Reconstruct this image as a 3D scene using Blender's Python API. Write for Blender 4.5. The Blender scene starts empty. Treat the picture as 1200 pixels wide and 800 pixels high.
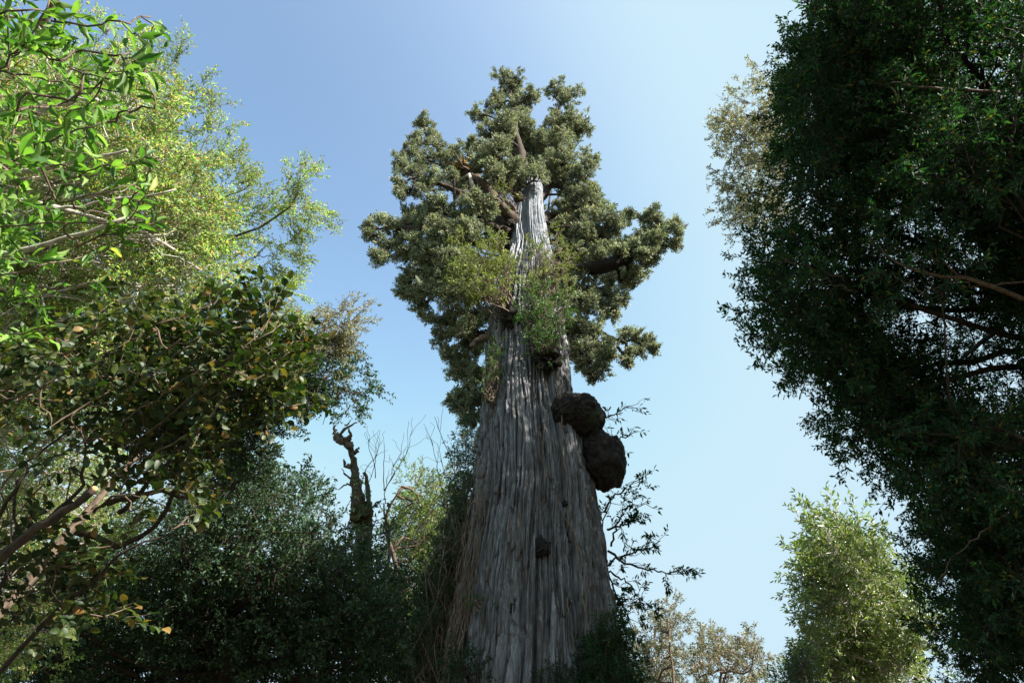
import bpy, math, random
import numpy as np
from mathutils import Vector, Matrix

random.seed(7)
rng = np.random.default_rng(11)
sc = bpy.context.scene
COL = sc.collection

# ------------------------------------------------------------------ camera, world, sun, exposure
F = 802.0                       # focal length in pixels of the 1200 px wide photograph
CAM = np.array([0.0, 0.0, 1.6])
cam = bpy.data.cameras.new("camera")
cam.sensor_width = 36.0
cam.lens = 36.0 * F / 1200.0
cam.clip_end = 5000
cam.clip_start = 0.05
camo = bpy.data.objects.new("camera", cam)
camo.location = CAM
camo.rotation_euler = (math.radians(90 + 45), 0, 0)
COL.objects.link(camo)
sc.camera = camo

SUN = np.array([0.67, -0.42, 0.61])
SUN = SUN / np.linalg.norm(SUN)
sun_el = math.asin(SUN[2])
w = bpy.data.worlds.new("World")
sc.world = w
w.use_nodes = True
nt = w.node_tree
for n in list(nt.nodes):
    nt.nodes.remove(n)
sky = nt.nodes.new("ShaderNodeTexSky")
sky.sky_type = 'NISHITA'
sky.sun_disc = False
sky.sun_elevation = sun_el
sky.sun_rotation = math.atan2(SUN[0], SUN[1])
sky.altitude = 300
sky.air_density = 1.0
sky.dust_density = 4.0
sky.ozone_density = 1.0
bg = nt.nodes.new("ShaderNodeBackground")
bg.inputs["Strength"].default_value = 0.15
out = nt.nodes.new("ShaderNodeOutputWorld")
def vmath(op, src, val):
    n = nt.nodes.new("ShaderNodeVectorMath")
    n.operation = op
    nt.links.new(src, n.inputs[0])
    n.inputs[1].default_value = val
    return n.outputs[0]


# even grade of the whole sky: a little more contrast and a paler, more cyan blue
K = 0.15 * 2 ** 1.6
g0 = vmath('MULTIPLY', sky.outputs[0], (.487, .487, .487))
gm = nt.nodes.new("ShaderNodeGamma")
gm.inputs[1].default_value = 2.3
nt.links.new(g0, gm.inputs[0])
g1 = vmath('MULTIPLY', gm.outputs[0], (3.15, 2.03, .93))
sep = nt.nodes.new("ShaderNodeSeparateXYZ")
com = nt.nodes.new("ShaderNodeCombineXYZ")
nt.links.new(g1, sep.inputs[0])
for ch, lim in enumerate((.62, .84, .97)):          # soft shoulder, as a camera has
    sm = nt.nodes.new("ShaderNodeMath")
    sm.operation = 'SMOOTH_MIN'
    sm.inputs[1].default_value = lim
    sm.inputs[2].default_value = .35
    nt.links.new(sep.outputs[ch], sm.inputs[0])
    nt.links.new(sm.outputs[0], com.inputs[ch])
g2 = com.outputs[0]
g3 = vmath('MULTIPLY', g2, (1 / K, 1 / K, 1 / K))
nt.links.new(g3, bg.inputs[0])
nt.links.new(bg.outputs[0], out.inputs[0])

ld = bpy.data.lights.new("sun", 'SUN')
ld.energy = 5.0
ld.angle = math.radians(0.5)
ld.color = (1.0, 0.94, 0.84)
lo = bpy.data.objects.new("sun", ld)
lo.rotation_euler = Vector(SUN).to_track_quat('Z', 'Y').to_euler()
COL.objects.link(lo)

sc.view_settings.view_transform = 'Standard'
sc.view_settings.look = 'None'
sc.view_settings.exposure = 1.6
sc.view_settings.gamma = 1.0
sc.render.engine = 'CYCLES'
sc.cycles.max_bounces = 6
sc.cycles.transparent_max_bounces = 4

# ------------------------------------------------------------------ small helpers
S2 = math.sqrt(0.5)


def ray(px, py):
    x = (np.asarray(px, float) - 600.0) / F
    y = (400.0 - np.asarray(py, float)) / F
    return np.stack([x, S2 * (1 - y), S2 * (1 + y)], -1)


def P(px, py, d):               # a point seen at (px, py), d metres deep
    return CAM + ray(px, py) * np.asarray(d, float)[..., None]


def PY(px, py, Y):              # a point seen at (px, py) on the vertical plane y = Y
    r = ray(px, py)
    return CAM + r * (np.asarray(Y, float) / r[..., 1])[..., None]


def norm(v):
    v = np.asarray(v, float)
    return v / np.maximum(np.linalg.norm(v, axis=-1, keepdims=True), 1e-9)


def in_poly(poly, x, y):
    poly = np.asarray(poly, float)
    inside = np.zeros(len(x), bool)
    j = len(poly) - 1
    for i in range(len(poly)):
        xi, yi = poly[i]
        xj, yj = poly[j]
        c = ((yi > y) != (yj > y)) & (x < (xj - xi) * (y - yi) / (yj - yi + 1e-12) + xi)
        inside ^= c
        j = i
    return inside


def sample_poly(poly, n):
    a = np.asarray(poly, float)
    lo_, hi = a.min(0), a.max(0)
    res = np.zeros((0, 2))
    while len(res) < n:
        p = rng.uniform(lo_, hi, (n * 3, 2))
        res = np.vstack([res, p[in_poly(a, p[:, 0], p[:, 1])]])
    return res[:n]


def tag(o, label=None, cat=None, group=None, kind=None):
    if label: o["label"] = label
    if cat: o["category"] = cat
    if group: o["group"] = group
    if kind: o["kind"] = kind
    return o


def empty(name, loc, label, cat, group=None):
    o = bpy.data.objects.new(name, None)
    o.location = [float(v) for v in loc]
    o.empty_display_size = 0.3
    COL.objects.link(o)
    return tag(o, label, cat, group)


def world_off(parent):
    off = np.zeros(3)
    p = parent
    while p is not None:
        off += np.array(p.location)
        p = p.parent
    return off


def mesh_arrays(name, V, T, mats, parent=None, tint=None, mat_idx=None, smooth=False, extra=None):
    """one mesh object from triangle (or quad) arrays"""
    V = np.asarray(V, np.float32) - world_off(parent).astype(np.float32)
    T = np.asarray(T, np.int32)
    k = T.shape[1]
    me = bpy.data.meshes.new(name)
    me.vertices.add(len(V))
    me.vertices.foreach_set("co", V.ravel())
    me.loops.add(T.size)
    me.loops.foreach_set("vertex_index", T.ravel())
    me.polygons.add(len(T))
    me.polygons.foreach_set("loop_start", np.arange(0, T.size, k, dtype=np.int32))
    me.polygons.foreach_set("loop_total", np.full(len(T), k, np.int32))
    if mat_idx is not None:
        me.polygons.foreach_set("material_index", np.asarray(mat_idx, np.int32))
    me.polygons.foreach_set("use_smooth", np.full(len(T), smooth, bool))
    if tint is not None:
        a = me.attributes.new("tint", 'FLOAT', 'POINT')
        a.data.foreach_set("value", np.asarray(tint, np.float32))
    if extra:
        for nm, vals in extra.items():
            a = me.attributes.new(nm, 'FLOAT', 'POINT')
            a.data.foreach_set("value", np.asarray(vals, np.float32))
    for m in (mats if isinstance(mats, (list, tuple)) else [mats]):
        me.materials.append(m)
    me.update(calc_edges=True)
    o = bpy.data.objects.new(name, me)
    if parent is not None:
        o.parent = parent
    COL.objects.link(o)
    return o


class MB:
    """collects tubes and lumps made of quads"""
    def __init__(self):
        self.V, self.Q, self.n = [], [], 0

    def add(self, V, Q):
        self.V.append(V)
        self.Q.append(np.asarray(Q, np.int64) + self.n)
        self.n += len(V)

    def tube(self, pts, radii, sides=7, rough=0.0, caps=True):
        pts = np.asarray(pts, float)
        m = len(pts)
        radii = np.broadcast_to(np.asarray(radii, float), (m,))
        t = norm(np.gradient(pts, axis=0))
        ref = np.array([0.0, 0.0, 1.0]) if abs(t[0][2]) < 0.9 else np.array([1.0, 0.0, 0.0])
        a = norm(np.cross(t, ref))
        b = np.cross(t, a)
        th = np.linspace(0, 2 * math.pi, sides, endpoint=False)
        R = radii[:, None] * (1 + rough * rng.normal(0, 1, (m, sides)))
        ring = pts[:, None] + R[..., None] * (np.cos(th)[None, :, None] * a[:, None] + np.sin(th)[None, :, None] * b[:, None])
        V = ring.reshape(-1, 3)
        i = np.arange(m - 1)[:, None] * sides
        j = np.arange(sides)[None]
        j2 = (j + 1) % sides
        Q = np.stack([i + j, i + j2, i + sides + j2, i + sides + j], -1).reshape(-1, 4)
        if caps:
            V = np.vstack([V, pts[:1], pts[-1:]])
            c0, c1 = m * sides, m * sides + 1
            js = np.arange(0, sides - 1, 2)
            if sides % 2:
                js = np.append(js, sides - 1)
            q0 = [[c0, (s + 2) % sides if s + 2 <= sides else 0, (s + 1) % sides, s] for s in js if (s + 2) <= sides]
            q1 = [[c1, (m - 1) * sides + s, (m - 1) * sides + (s + 1) % sides, (m - 1) * sides + (s + 2) % sides] for s in js if (s + 2) <= sides]
            Q = np.vstack([Q, np.array(q0 + q1)])
        self.add(V, Q)

    def build(self, name, mats, parent=None, smooth=True, extra=None):
        return mesh_arrays(name, np.vstack(self.V), np.vstack(self.Q), mats, parent, smooth=smooth, extra=extra)


def curve(pts, n=12, jitter=0.0):
    """Catmull-Rom through pts"""
    p = np.asarray(pts, float)
    if len(p) == 2:
        p = np.array([p[0], (p[0] + p[1]) / 2, p[1]])
    q = np.vstack([2 * p[0] - p[1], p, 2 * p[-1] - p[-2]])
    out_ = []
    segs = len(p) - 1
    per = max(2, n // segs)
    for s in range(segs):
        p0, p1, p2, p3 = q[s:s + 4]
        u = np.linspace(0, 1, per, endpoint=False)[:, None]
        out_.append(0.5 * (2 * p1 + (p2 - p0) * u + (2 * p0 - 5 * p1 + 4 * p2 - p3) * u ** 2 + (3 * p1 - p0 - 3 * p2 + p3) * u ** 3))
    out_.append(p[-1:])
    c = np.vstack(out_)
    if jitter:
        j = rng.normal(0, jitter, c.shape)
        j[0] = 0
        c = c + j
    return c


def limb(a, b, sag=0.12, n=9, jitter=0.02):
    a = np.asarray(a, float)
    b = np.asarray(b, float)
    L = np.linalg.norm(b - a)
    side = rng.normal(0, 1, 3) * 0.08 * L
    m1 = a + (b - a) * 0.33 + side + np.array([0, 0, -sag * L])
    m2 = a + (b - a) * 0.7 - side * 0.6 + np.array([0, 0, -sag * L * 0.7])
    return curve([a, m1, m2, b], n, jitter * L * 0.3)


def vnoise(u, v, nu, nv, per_u=True, seed=0):
    r = np.random.default_rng(seed)
    g = r.random((nv + 2, nu + (0 if per_u else 2)))
    iu = np.floor(u).astype(int)
    iv = np.floor(v).astype(int)
    fu = u - iu
    fv = v - iv
    fu = fu * fu * (3 - 2 * fu)
    fv = fv * fv * (3 - 2 * fv)
    W = g.shape[1]
    iv0 = np.clip(iv, 0, nv)
    iv1 = np.clip(iv + 1, 0, nv + 1)
    a = g[iv0, iu % W]
    b = g[iv0, (iu + 1) % W]
    c = g[iv1, iu % W]
    d = g[iv1, (iu + 1) % W]
    return (a * (1 - fu) + b * fu) * (1 - fv) + (c * (1 - fu) + d * fu) * fv


# ------------------------------------------------------------------ materials
def mat_new(name):
    m = bpy.data.materials.new(name)
    m.use_nodes = True
    t = m.node_tree
    for n in list(t.nodes):
        t.nodes.remove(n)
    return m, t, t.nodes.new("ShaderNodeOutputMaterial")


def ramp(t, stops, interp='LINEAR'):
    r = t.nodes.new("ShaderNodeValToRGB")
    r.color_ramp.interpolation = interp
    e = r.color_ramp.elements
    while len(e) < len(stops):
        e.new(0.5)
    for i, (p, c) in enumerate(stops):
        e[i].position = p
        e[i].color = (*c, 1)
    return r


def leaf_mat(name, stops, trans=0.35, rough=0.45, spec=0.5, tmul=(1.5, 1.9, 0.6)):
    m, t, o = mat_new(name)
    at = t.nodes.new("ShaderNodeAttribute")
    at.attribute_name = "tint"
    r = ramp(t, stops)
    t.links.new(at.outputs["Fac"], r.inputs[0])
    tc = t.nodes.new("ShaderNodeTexCoord")
    nz = t.nodes.new("ShaderNodeTexNoise")
    nz.inputs["Scale"].default_value = 2.2
    nz.inputs["Detail"].default_value = 3
    ge = t.nodes.new("ShaderNodeNewGeometry")
    t.links.new(ge.outputs["Position"], nz.inputs["Vector"])
    oi = t.nodes.new("ShaderNodeObjectInfo")
    rv = t.nodes.new("ShaderNodeMapRange")
    rv.inputs[3].default_value = 0.78
    rv.inputs[4].default_value = 1.25
    t.links.new(oi.outputs["Random"], rv.inputs[0])
    mr = t.nodes.new("ShaderNodeMapRange")
    mr.inputs[1].default_value = 0.3
    mr.inputs[2].default_value = 0.7
    mr.inputs[3].default_value = 0.75
    mr.inputs[4].default_value = 1.25
    t.links.new(nz.outputs[0], mr.inputs[0])
    mul = t.nodes.new("ShaderNodeVectorMath")
    mul.operation = 'SCALE'
    t.links.new(r.outputs[0], mul.inputs[0])
    mm = t.nodes.new("ShaderNodeMath")
    mm.operation = 'MULTIPLY'
    t.links.new(mr.outputs[0], mm.inputs[0])
    t.links.new(rv.outputs[0], mm.inputs[1])
    t.links.new(mm.outputs[0], mul.inputs["Scale"])
    p = t.nodes.new("ShaderNodeBsdfPrincipled")
    p.inputs["Roughness"].default_value = rough
    p.inputs["Specular IOR Level"].default_value = spec
    t.links.new(mul.outputs[0], p.inputs["Base Color"])
    tr = t.nodes.new("ShaderNodeBsdfTranslucent")
    mc = t.nodes.new("ShaderNodeVectorMath")
    mc.operation = 'MULTIPLY'
    mc.inputs[1].default_value = tmul
    t.links.new(mul.outputs[0], mc.inputs[0])
    t.links.new(mc.outputs[0], tr.inputs["Color"])
    mx = t.nodes.new("ShaderNodeMixShader")
    mx.inputs[0].default_value = trans
    t.links.new(p.outputs[0], mx.inputs[1])
    t.links.new(tr.outputs[0], mx.inputs[2])
    t.links.new(mx.outputs[0], o.inputs[0])
    return m


def bark_mat(name, dark, light, scale=(6, 6, 1.5), bump=0.4, moss=None, moss_amt=0.5):
    m, t, o = mat_new(name)
    tc = t.nodes.new("ShaderNodeTexCoord")
    mp = t.nodes.new("ShaderNodeMapping")
    mp.inputs["Scale"].default_value = scale
    t.links.new(tc.outputs["Object"], mp.inputs[0])
    nz = t.nodes.new("ShaderNodeTexNoise")
    nz.inputs["Scale"].default_value = 3
    nz.inputs["Detail"].default_value = 8
    nz.inputs["Roughness"].default_value = 0.65
    t.links.new(mp.outputs[0], nz.inputs["Vector"])
    r = ramp(t, [(0.32, dark), (0.7, light)])
    t.links.new(nz.outputs[0], r.inputs[0])
    colr = r.outputs[0]
    if moss is not None:
        n2 = t.nodes.new("ShaderNodeTexNoise")
        n2.inputs["Scale"].default_value = 1.8
        n2.inputs["Detail"].default_value = 6
        t.links.new(tc.outputs["Object"], n2.inputs["Vector"])
        r2 = ramp(t, [(moss_amt, (0, 0, 0)), (moss_amt + 0.08, (1, 1, 1))])
        t.links.new(n2.outputs[0], r2.inputs[0])
        mx = t.nodes.new("ShaderNodeMixRGB")
        mx.inputs[2].default_value = (*moss, 1)
        t.links.new(r2.outputs[0], mx.inputs[0])
        t.links.new(colr, mx.inputs[1])
        colr = mx.outputs[0]
    p = t.nodes.new("ShaderNodeBsdfPrincipled")
    p.inputs["Roughness"].default_value = 0.85
    p.inputs["Specular IOR Level"].default_value = 0.25
    t.links.new(colr, p.inputs["Base Color"])
    b = t.nodes.new("ShaderNodeBump")
    b.inputs["Strength"].default_value = bump
    b.inputs["Distance"].default_value = 0.03
    t.links.new(nz.outputs[0], b.inputs["Height"])
    t.links.new(b.outputs[0], p.inputs["Normal"])
    t.links.new(p.outputs[0], o.inputs[0])
    return m


def old_bark():
    """the giant's fibrous bark: reddish brown inner fibres, silver grey weathered faces with a blue sky sheen painted in, streaked up the trunk"""
    m, t, o = mat_new("old_fibrous_bark")
    L = t.links
    tc = t.nodes.new("ShaderNodeTexCoord")
    def nz(scl, s, det, rgh=0.6):
        mp = t.nodes.new("ShaderNodeMapping")
        mp.inputs["Scale"].default_value = scl
        L.new(tc.outputs["Object"], mp.inputs[0])
        n = t.nodes.new("ShaderNodeTexNoise")
        n.inputs["Scale"].default_value = s
        n.inputs["Detail"].default_value = det
        n.inputs["Roughness"].default_value = rgh
        L.new(mp.outputs[0], n.inputs["Vector"])
        return n.outputs[0]
    fine = nz((1, 1, 0.10), 38, 10, 0.75)
    mid = nz((1, 1, 0.05), 7, 6, 0.6)
    big = nz((1, 1, 0.25), 1.3, 5, 0.6)
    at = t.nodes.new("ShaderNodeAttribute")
    at.attribute_name = "weather_sheen"
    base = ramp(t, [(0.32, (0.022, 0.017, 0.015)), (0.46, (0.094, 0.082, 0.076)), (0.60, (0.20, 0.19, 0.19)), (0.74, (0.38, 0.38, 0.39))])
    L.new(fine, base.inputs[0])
    silver = ramp(t, [(0.32, (0.085, 0.09, 0.105)), (0.48, (0.27, 0.29, 0.33)), (0.70, (0.56, 0.575, 0.605))])  # weathered wood, its blue cast painted in as reflected sky
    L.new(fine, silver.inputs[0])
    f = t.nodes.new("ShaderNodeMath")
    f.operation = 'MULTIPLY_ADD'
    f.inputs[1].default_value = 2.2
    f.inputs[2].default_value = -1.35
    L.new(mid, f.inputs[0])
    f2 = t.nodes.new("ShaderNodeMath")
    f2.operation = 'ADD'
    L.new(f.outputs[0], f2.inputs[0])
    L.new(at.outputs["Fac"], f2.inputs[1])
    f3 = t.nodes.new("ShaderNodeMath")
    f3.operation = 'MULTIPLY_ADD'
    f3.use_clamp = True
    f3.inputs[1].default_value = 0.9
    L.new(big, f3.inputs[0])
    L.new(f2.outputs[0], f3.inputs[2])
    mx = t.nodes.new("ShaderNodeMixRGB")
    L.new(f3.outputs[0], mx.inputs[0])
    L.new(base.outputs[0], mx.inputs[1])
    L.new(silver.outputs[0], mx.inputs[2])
    # moss and lichen patches
    ms = nz((1, 1, 0.4), 2.6, 8, 0.7)
    at2 = t.nodes.new("ShaderNodeAttribute")
    at2.attribute_name = "moss"
    ad = t.nodes.new("ShaderNodeMath")
    ad.operation = 'ADD'
    L.new(ms, ad.inputs[0])
    L.new(at2.outputs["Fac"], ad.inputs[1])
    mr = ramp(t, [(0.66, (0, 0, 0)), (0.80, (1, 1, 1))])
    L.new(ad.outputs[0], mr.inputs[0])
    mx2 = t.nodes.new("ShaderNodeMixRGB")
    mx2.inputs[2].default_value = (0.035, 0.045, 0.022, 1)
    L.new(mr.outputs[0], mx2.inputs[0])
    L.new(mx.outputs[0], mx2.inputs[1])
    oi = t.nodes.new("ShaderNodeObjectInfo")
    vr = t.nodes.new("ShaderNodeMapRange")
    vr.inputs[3].default_value = 0.75
    vr.inputs[4].default_value = 1.15
    L.new(oi.outputs["Random"], vr.inputs[0])
    sc_ = t.nodes.new("ShaderNodeVectorMath")
    sc_.operation = 'SCALE'
    L.new(mx2.outputs[0], sc_.inputs[0])
    L.new(vr.outputs[0], sc_.inputs["Scale"])
    p = t.nodes.new("ShaderNodeBsdfPrincipled")
    p.inputs["Roughness"].default_value = 0.72
    p.inputs["Specular IOR Level"].default_value = 0.35
    L.new(sc_.outputs[0], p.inputs["Base Color"])
    h = t.nodes.new("ShaderNodeMath")
    h.operation = 'MULTIPLY_ADD'
    h.inputs[1].default_value = 0.45
    L.new(fine, h.inputs[0])
    L.new(mid, h.inputs[2])
    b = t.nodes.new("ShaderNodeBump")
    b.inputs["Strength"].default_value = 0.9
    b.inputs["Distance"].default_value = 0.06
    L.new(h.outputs[0], b.inputs["Height"])
    L.new(b.outputs[0], p.inputs["Normal"])
    L.new(p.outputs[0], o.inputs[0])
    return m


M = {}
M['old'] = old_bark()
M['burl'] = bark_mat("burl_bark", (0.008, 0.006, 0.005), (0.040, 0.033, 0.030), (9, 9, 9), 1.0, (0.03, 0.04, 0.018), 0.60)
M['limb'] = bark_mat("alerce_limb_bark", (0.02, 0.015, 0.012), (0.10, 0.075, 0.058), (4, 4, 3), 0.6)
M['mosslimb'] = bark_mat("mossy_limb_bark", (0.02, 0.015, 0.012), (0.12, 0.09, 0.065), (4, 4, 3), 0.9, (0.12, 0.09, 0.015), 0.56)
M['pale'] = bark_mat("pale_bark", (0.25, 0.22, 0.18), (0.62, 0.58, 0.52), (6, 6, 3), 0.2)
M['brown'] = bark_mat("brown_bark", (0.05, 0.034, 0.024), (0.20, 0.15, 0.11), (6, 6, 3), 0.4)
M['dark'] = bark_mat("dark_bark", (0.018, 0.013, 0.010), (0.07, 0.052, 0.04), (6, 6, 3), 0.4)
M['snag'] = bark_mat("dead_wood", (0.05, 0.038, 0.03), (0.24, 0.20, 0.17), (5, 5, 2), 0.8, (0.09, 0.07, 0.015), 0.60)
M['cutwood'] = bark_mat("broken_wood", (0.30, 0.15, 0.06), (0.60, 0.40, 0.20), (8, 8, 8), 0.3)
M['vine'] = bark_mat("vine_bark", (0.07, 0.05, 0.035), (0.26, 0.20, 0.15), (8, 8, 2), 0.4)

M['L_alerce'] = leaf_mat("alerce_foliage", [(0, (0.058, 0.080, 0.060)), (0.4, (0.195, 0.240, 0.170)), (0.82, (0.39, 0.42, 0.30)), (0.95, (0.52, 0.41, 0.29))], 0.30, 0.55, 0.3, (1.15, 1.25, .75))
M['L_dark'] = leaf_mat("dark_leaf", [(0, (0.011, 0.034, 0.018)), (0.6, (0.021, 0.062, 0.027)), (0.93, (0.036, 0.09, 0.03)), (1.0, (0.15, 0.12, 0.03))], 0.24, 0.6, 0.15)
M['L_lance'] = leaf_mat("lance_leaf", [(0, (0.050, 0.120, 0.030)), (0.5, (0.12, 0.22, 0.05)), (0.95, (0.24, 0.34, 0.10)), (1.0, (0.42, 0.30, 0.07))], 0.45, 0.5, 0.35, (1.2, 1.6, 0.5))
M['L_fine'] = leaf_mat("fine_leaf", [(0, (0.15, 0.25, 0.08)), (0.55, (0.26, 0.38, 0.14)), (0.86, (0.42, 0.50, 0.25)), (0.9, (0.50, 0.28, 0.11)), (1.0, (0.55, 0.36, 0.18))], 0.48, 0.45, 0.5, (1.3, 1.5, 0.6))
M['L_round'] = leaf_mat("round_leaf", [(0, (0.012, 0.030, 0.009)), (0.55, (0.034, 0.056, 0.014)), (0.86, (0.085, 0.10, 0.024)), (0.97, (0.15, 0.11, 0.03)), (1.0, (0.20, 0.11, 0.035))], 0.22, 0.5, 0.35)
M['L_teal'] = leaf_mat("bluish_leaf", [(0, (0.022, 0.052, 0.030)), (0.6, (0.042, 0.088, 0.046)), (1.0, (0.080, 0.13, 0.056))], 0.2, 0.5, 0.3)
M['L_mid'] = leaf_mat("mid_green_leaf", [(0, (0.055, 0.10, 0.025)), (0.6, (0.12, 0.18, 0.042)), (0.9, (0.22, 0.27, 0.08)), (1.0, (0.22, 0.15, 0.06))], 0.35, 0.42, 0.5)
M['L_yell'] = leaf_mat("yellow_green_leaf", [(0, (0.09, 0.12, 0.03)), (0.6, (0.17, 0.20, 0.055)), (1.0, (0.28, 0.26, 0.10))], 0.3, 0.45, 0.4)
M['L_epi'] = leaf_mat("climber_leaf", [(0, (0.020, 0.060, 0.016)), (0.6, (0.040, 0.105, 0.022)), (1.0, (0.09, 0.17, 0.04))], 0.3, 0.4, 0.5)
M['L_pink'] = leaf_mat("pinkish_leaf", [(0, (0.10, 0.13, 0.06)), (0.5, (0.19, 0.21, 0.11)), (0.7, (0.27, 0.22, 0.16)), (1.0, (0.36, 0.26, 0.21))], 0.3, 0.45, 0.4, (1.2, 1.2, 0.8))
M['L_lit'] = leaf_mat("glossy_leaf", [(0, (0.11, 0.17, 0.045)), (0.6, (0.20, 0.26, 0.08)), (0.9, (0.32, 0.35, 0.15)), (1.0, (0.28, 0.20, 0.09))], 0.32, 0.32, 0.6, (1.3, 1.5, 0.6))
M['L_pale'] = leaf_mat("pale_leaf", [(0, (0.13, 0.15, 0.09)), (0.6, (0.25, 0.26, 0.18)), (1.0, (0.38, 0.34, 0.26))], 0.4, 0.45, 0.4, (1.3, 1.3, 0.7))

# ------------------------------------------------------------------ leaves and sprigs
def leaf_simple():
    V = np.array([[0, 0, 0], [-.5, .45, .12], [.5, .45, .12], [0, 1, -.12]], float)
    return V, np.array([[0, 2, 3], [0, 3, 1]])


def leaf_full(shape='lance'):
    if shape == 'lance':
        s = [(.25, .36), (.55, .5), (.82, .26)]
    else:
        s = [(.22, .42), (.52, .5), (.82, .34)]
    V = [[0, 0, 0]]
    for y, hw in s:
        z = -0.22 * y * y
        V += [[-hw, y, z + .10], [0, y, z], [hw, y, z + .10]]
    V += [[0, 1, -.26]]
    V = np.array(V, float)
    T = [[0, 2, 1], [0, 3, 2]]
    for k in range(2):
        a = 1 + 3 * k
        T += [[a, a + 1, a + 4], [a, a + 4, a + 3], [a + 1, a + 2, a + 5], [a + 1, a + 5, a + 4]]
    T += [[7, 8, 10 - 0], [8, 9, 10]]
    return V, np.array(T)


def frames(d, nrm):
    """rotation matrices (n,3,3) whose columns are side, along d, normal"""
    d = norm(d)
    s = norm(np.cross(d, nrm))
    z = np.cross(s, d)
    return np.stack([s, d, z], -1)


def make_sprig(r, n, L, ll, lw, leafV, leafT, spread=0.9, branchy=3, cluster=0.0, pair=False):
    """twig of length L along +Y with side shoots; returns V, T, leafindex per vert, material index per tri"""
    axes = [(np.zeros(3), np.array([0, 1.0, 0]), L)]
    for k in range(branchy):
        y = L * r.uniform(.15, .75)
        ang = r.uniform(0, 2 * math.pi)
        d = norm(np.array([math.cos(ang) * .8, 1.0, math.sin(ang) * .8]))
        axes.append((np.array([0, y, 0]), d, L * r.uniform(.3, .55)))
    Vs, Ts, Ls, Ms = [], [], [], []
    nv = 0
    tot = sum(a[2] for a in axes)
    li = 0
    for (o, d, l) in axes:
        # stem: thin 3 sided prism
        rr = 0.006 * (L / 0.5) ** .5
        f = frames(d[None], np.array([[0.1, 0.2, 1.0]]))[0]
        ring = np.array([[math.cos(a), 0, math.sin(a)] for a in (0, 2.1, 4.2)])
        sv = np.vstack([o + (f @ (ring * rr).T).T, (o + d * l)[None]])
        Vs.append(sv)
        Ts.append(np.array([[0, 1, 3], [1, 2, 3], [2, 0, 3]]) + nv)
        Ls.append(np.zeros(4, int))
        Ms.append(np.ones(3, int))
        nv += 4
        m = max(2, int(round(n * l / tot)))
        u = r.uniform(.15, 1, m) if cluster <= 0 else 1 - r.random(m) ** (1 + 2 * cluster) * .5
        if pair:
            u = np.repeat(np.linspace(.15, .97, (m + 1) // 2), 2)[:m]
        ang = r.uniform(0, 2 * math.pi, m)
        if pair:
            ang = np.tile([0, math.pi], (m + 1) // 2)[:m] + r.normal(0, .35, m)
        sidev = (f[:, 0][None] * np.cos(ang)[:, None] + f[:, 2][None] * np.sin(ang)[:, None])
        dirs = norm(d[None] * r.uniform(.35, 1.0, (m, 1)) + sidev * spread + r.normal(0, .15, (m, 3)))
        nr = norm(np.array([0, 0, 1.0]) + r.normal(0, .55, (m, 3)))
        R = frames(dirs, nr)
        size = r.uniform(.7, 1.2, m)
        sc3 = np.stack([lw * size, ll * size, ll * size], -1)
        lv = leafV[None] * sc3[:, None, :]
        lv = np.einsum('nij,nkj->nki', R, lv) + (o + d * (u * l)[:, None])[:, None]
        k = leafV.shape[0]
        Vs.append(lv.reshape(-1, 3))
        Ts.append((leafT[None] + (np.arange(m) * k)[:, None, None]).reshape(-1, 3) + nv)
        Ls.append(np.repeat(np.arange(m) + li + 1, k))
        Ms.append(np.zeros(m * len(leafT), int))
        nv += m * k
        li += m
    return np.vstack(Vs), np.vstack(Ts), np.concatenate(Ls), np.concatenate(Ms), li + 1


def make_tuft(r, n):
    """rounded tuft of scale-leaved shoots, unit radius, opening towards +Y"""
    lv, lt = leaf_simple()
    c = norm(r.normal(0, 1, (7, 3)) + np.array([0, .8, 0])) * .62
    idx = r.integers(0, 7, n)
    dirs = norm(c[idx] + r.normal(0, .45, (n, 3)))
    pos = c[idx] * r.uniform(.3, .95, (n, 1)) + r.normal(0, .14, (n, 3))
    R = frames(dirs, norm(r.normal(0, 1, (n, 3))))
    sz = r.uniform(.20, .42, n)
    sc3 = np.stack([sz * .45, sz, sz], -1)
    V = np.einsum('nij,nkj->nki', R, lv[None] * sc3[:, None]) + pos[:, None]
    V = V * np.array([r.uniform(.7, 1.1), r.uniform(1.1, 1.7), r.uniform(.7, 1.1)])
    V[..., 2] -= .22 * np.clip(V[..., 1], 0, 3) ** 2
    T = (lt[None] + (np.arange(n) * 4)[:, None, None]).reshape(-1, 3)
    return V.reshape(-1, 3), T, np.repeat(np.arange(n), 4), np.zeros(len(T), int), n


_trees = {}


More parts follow.
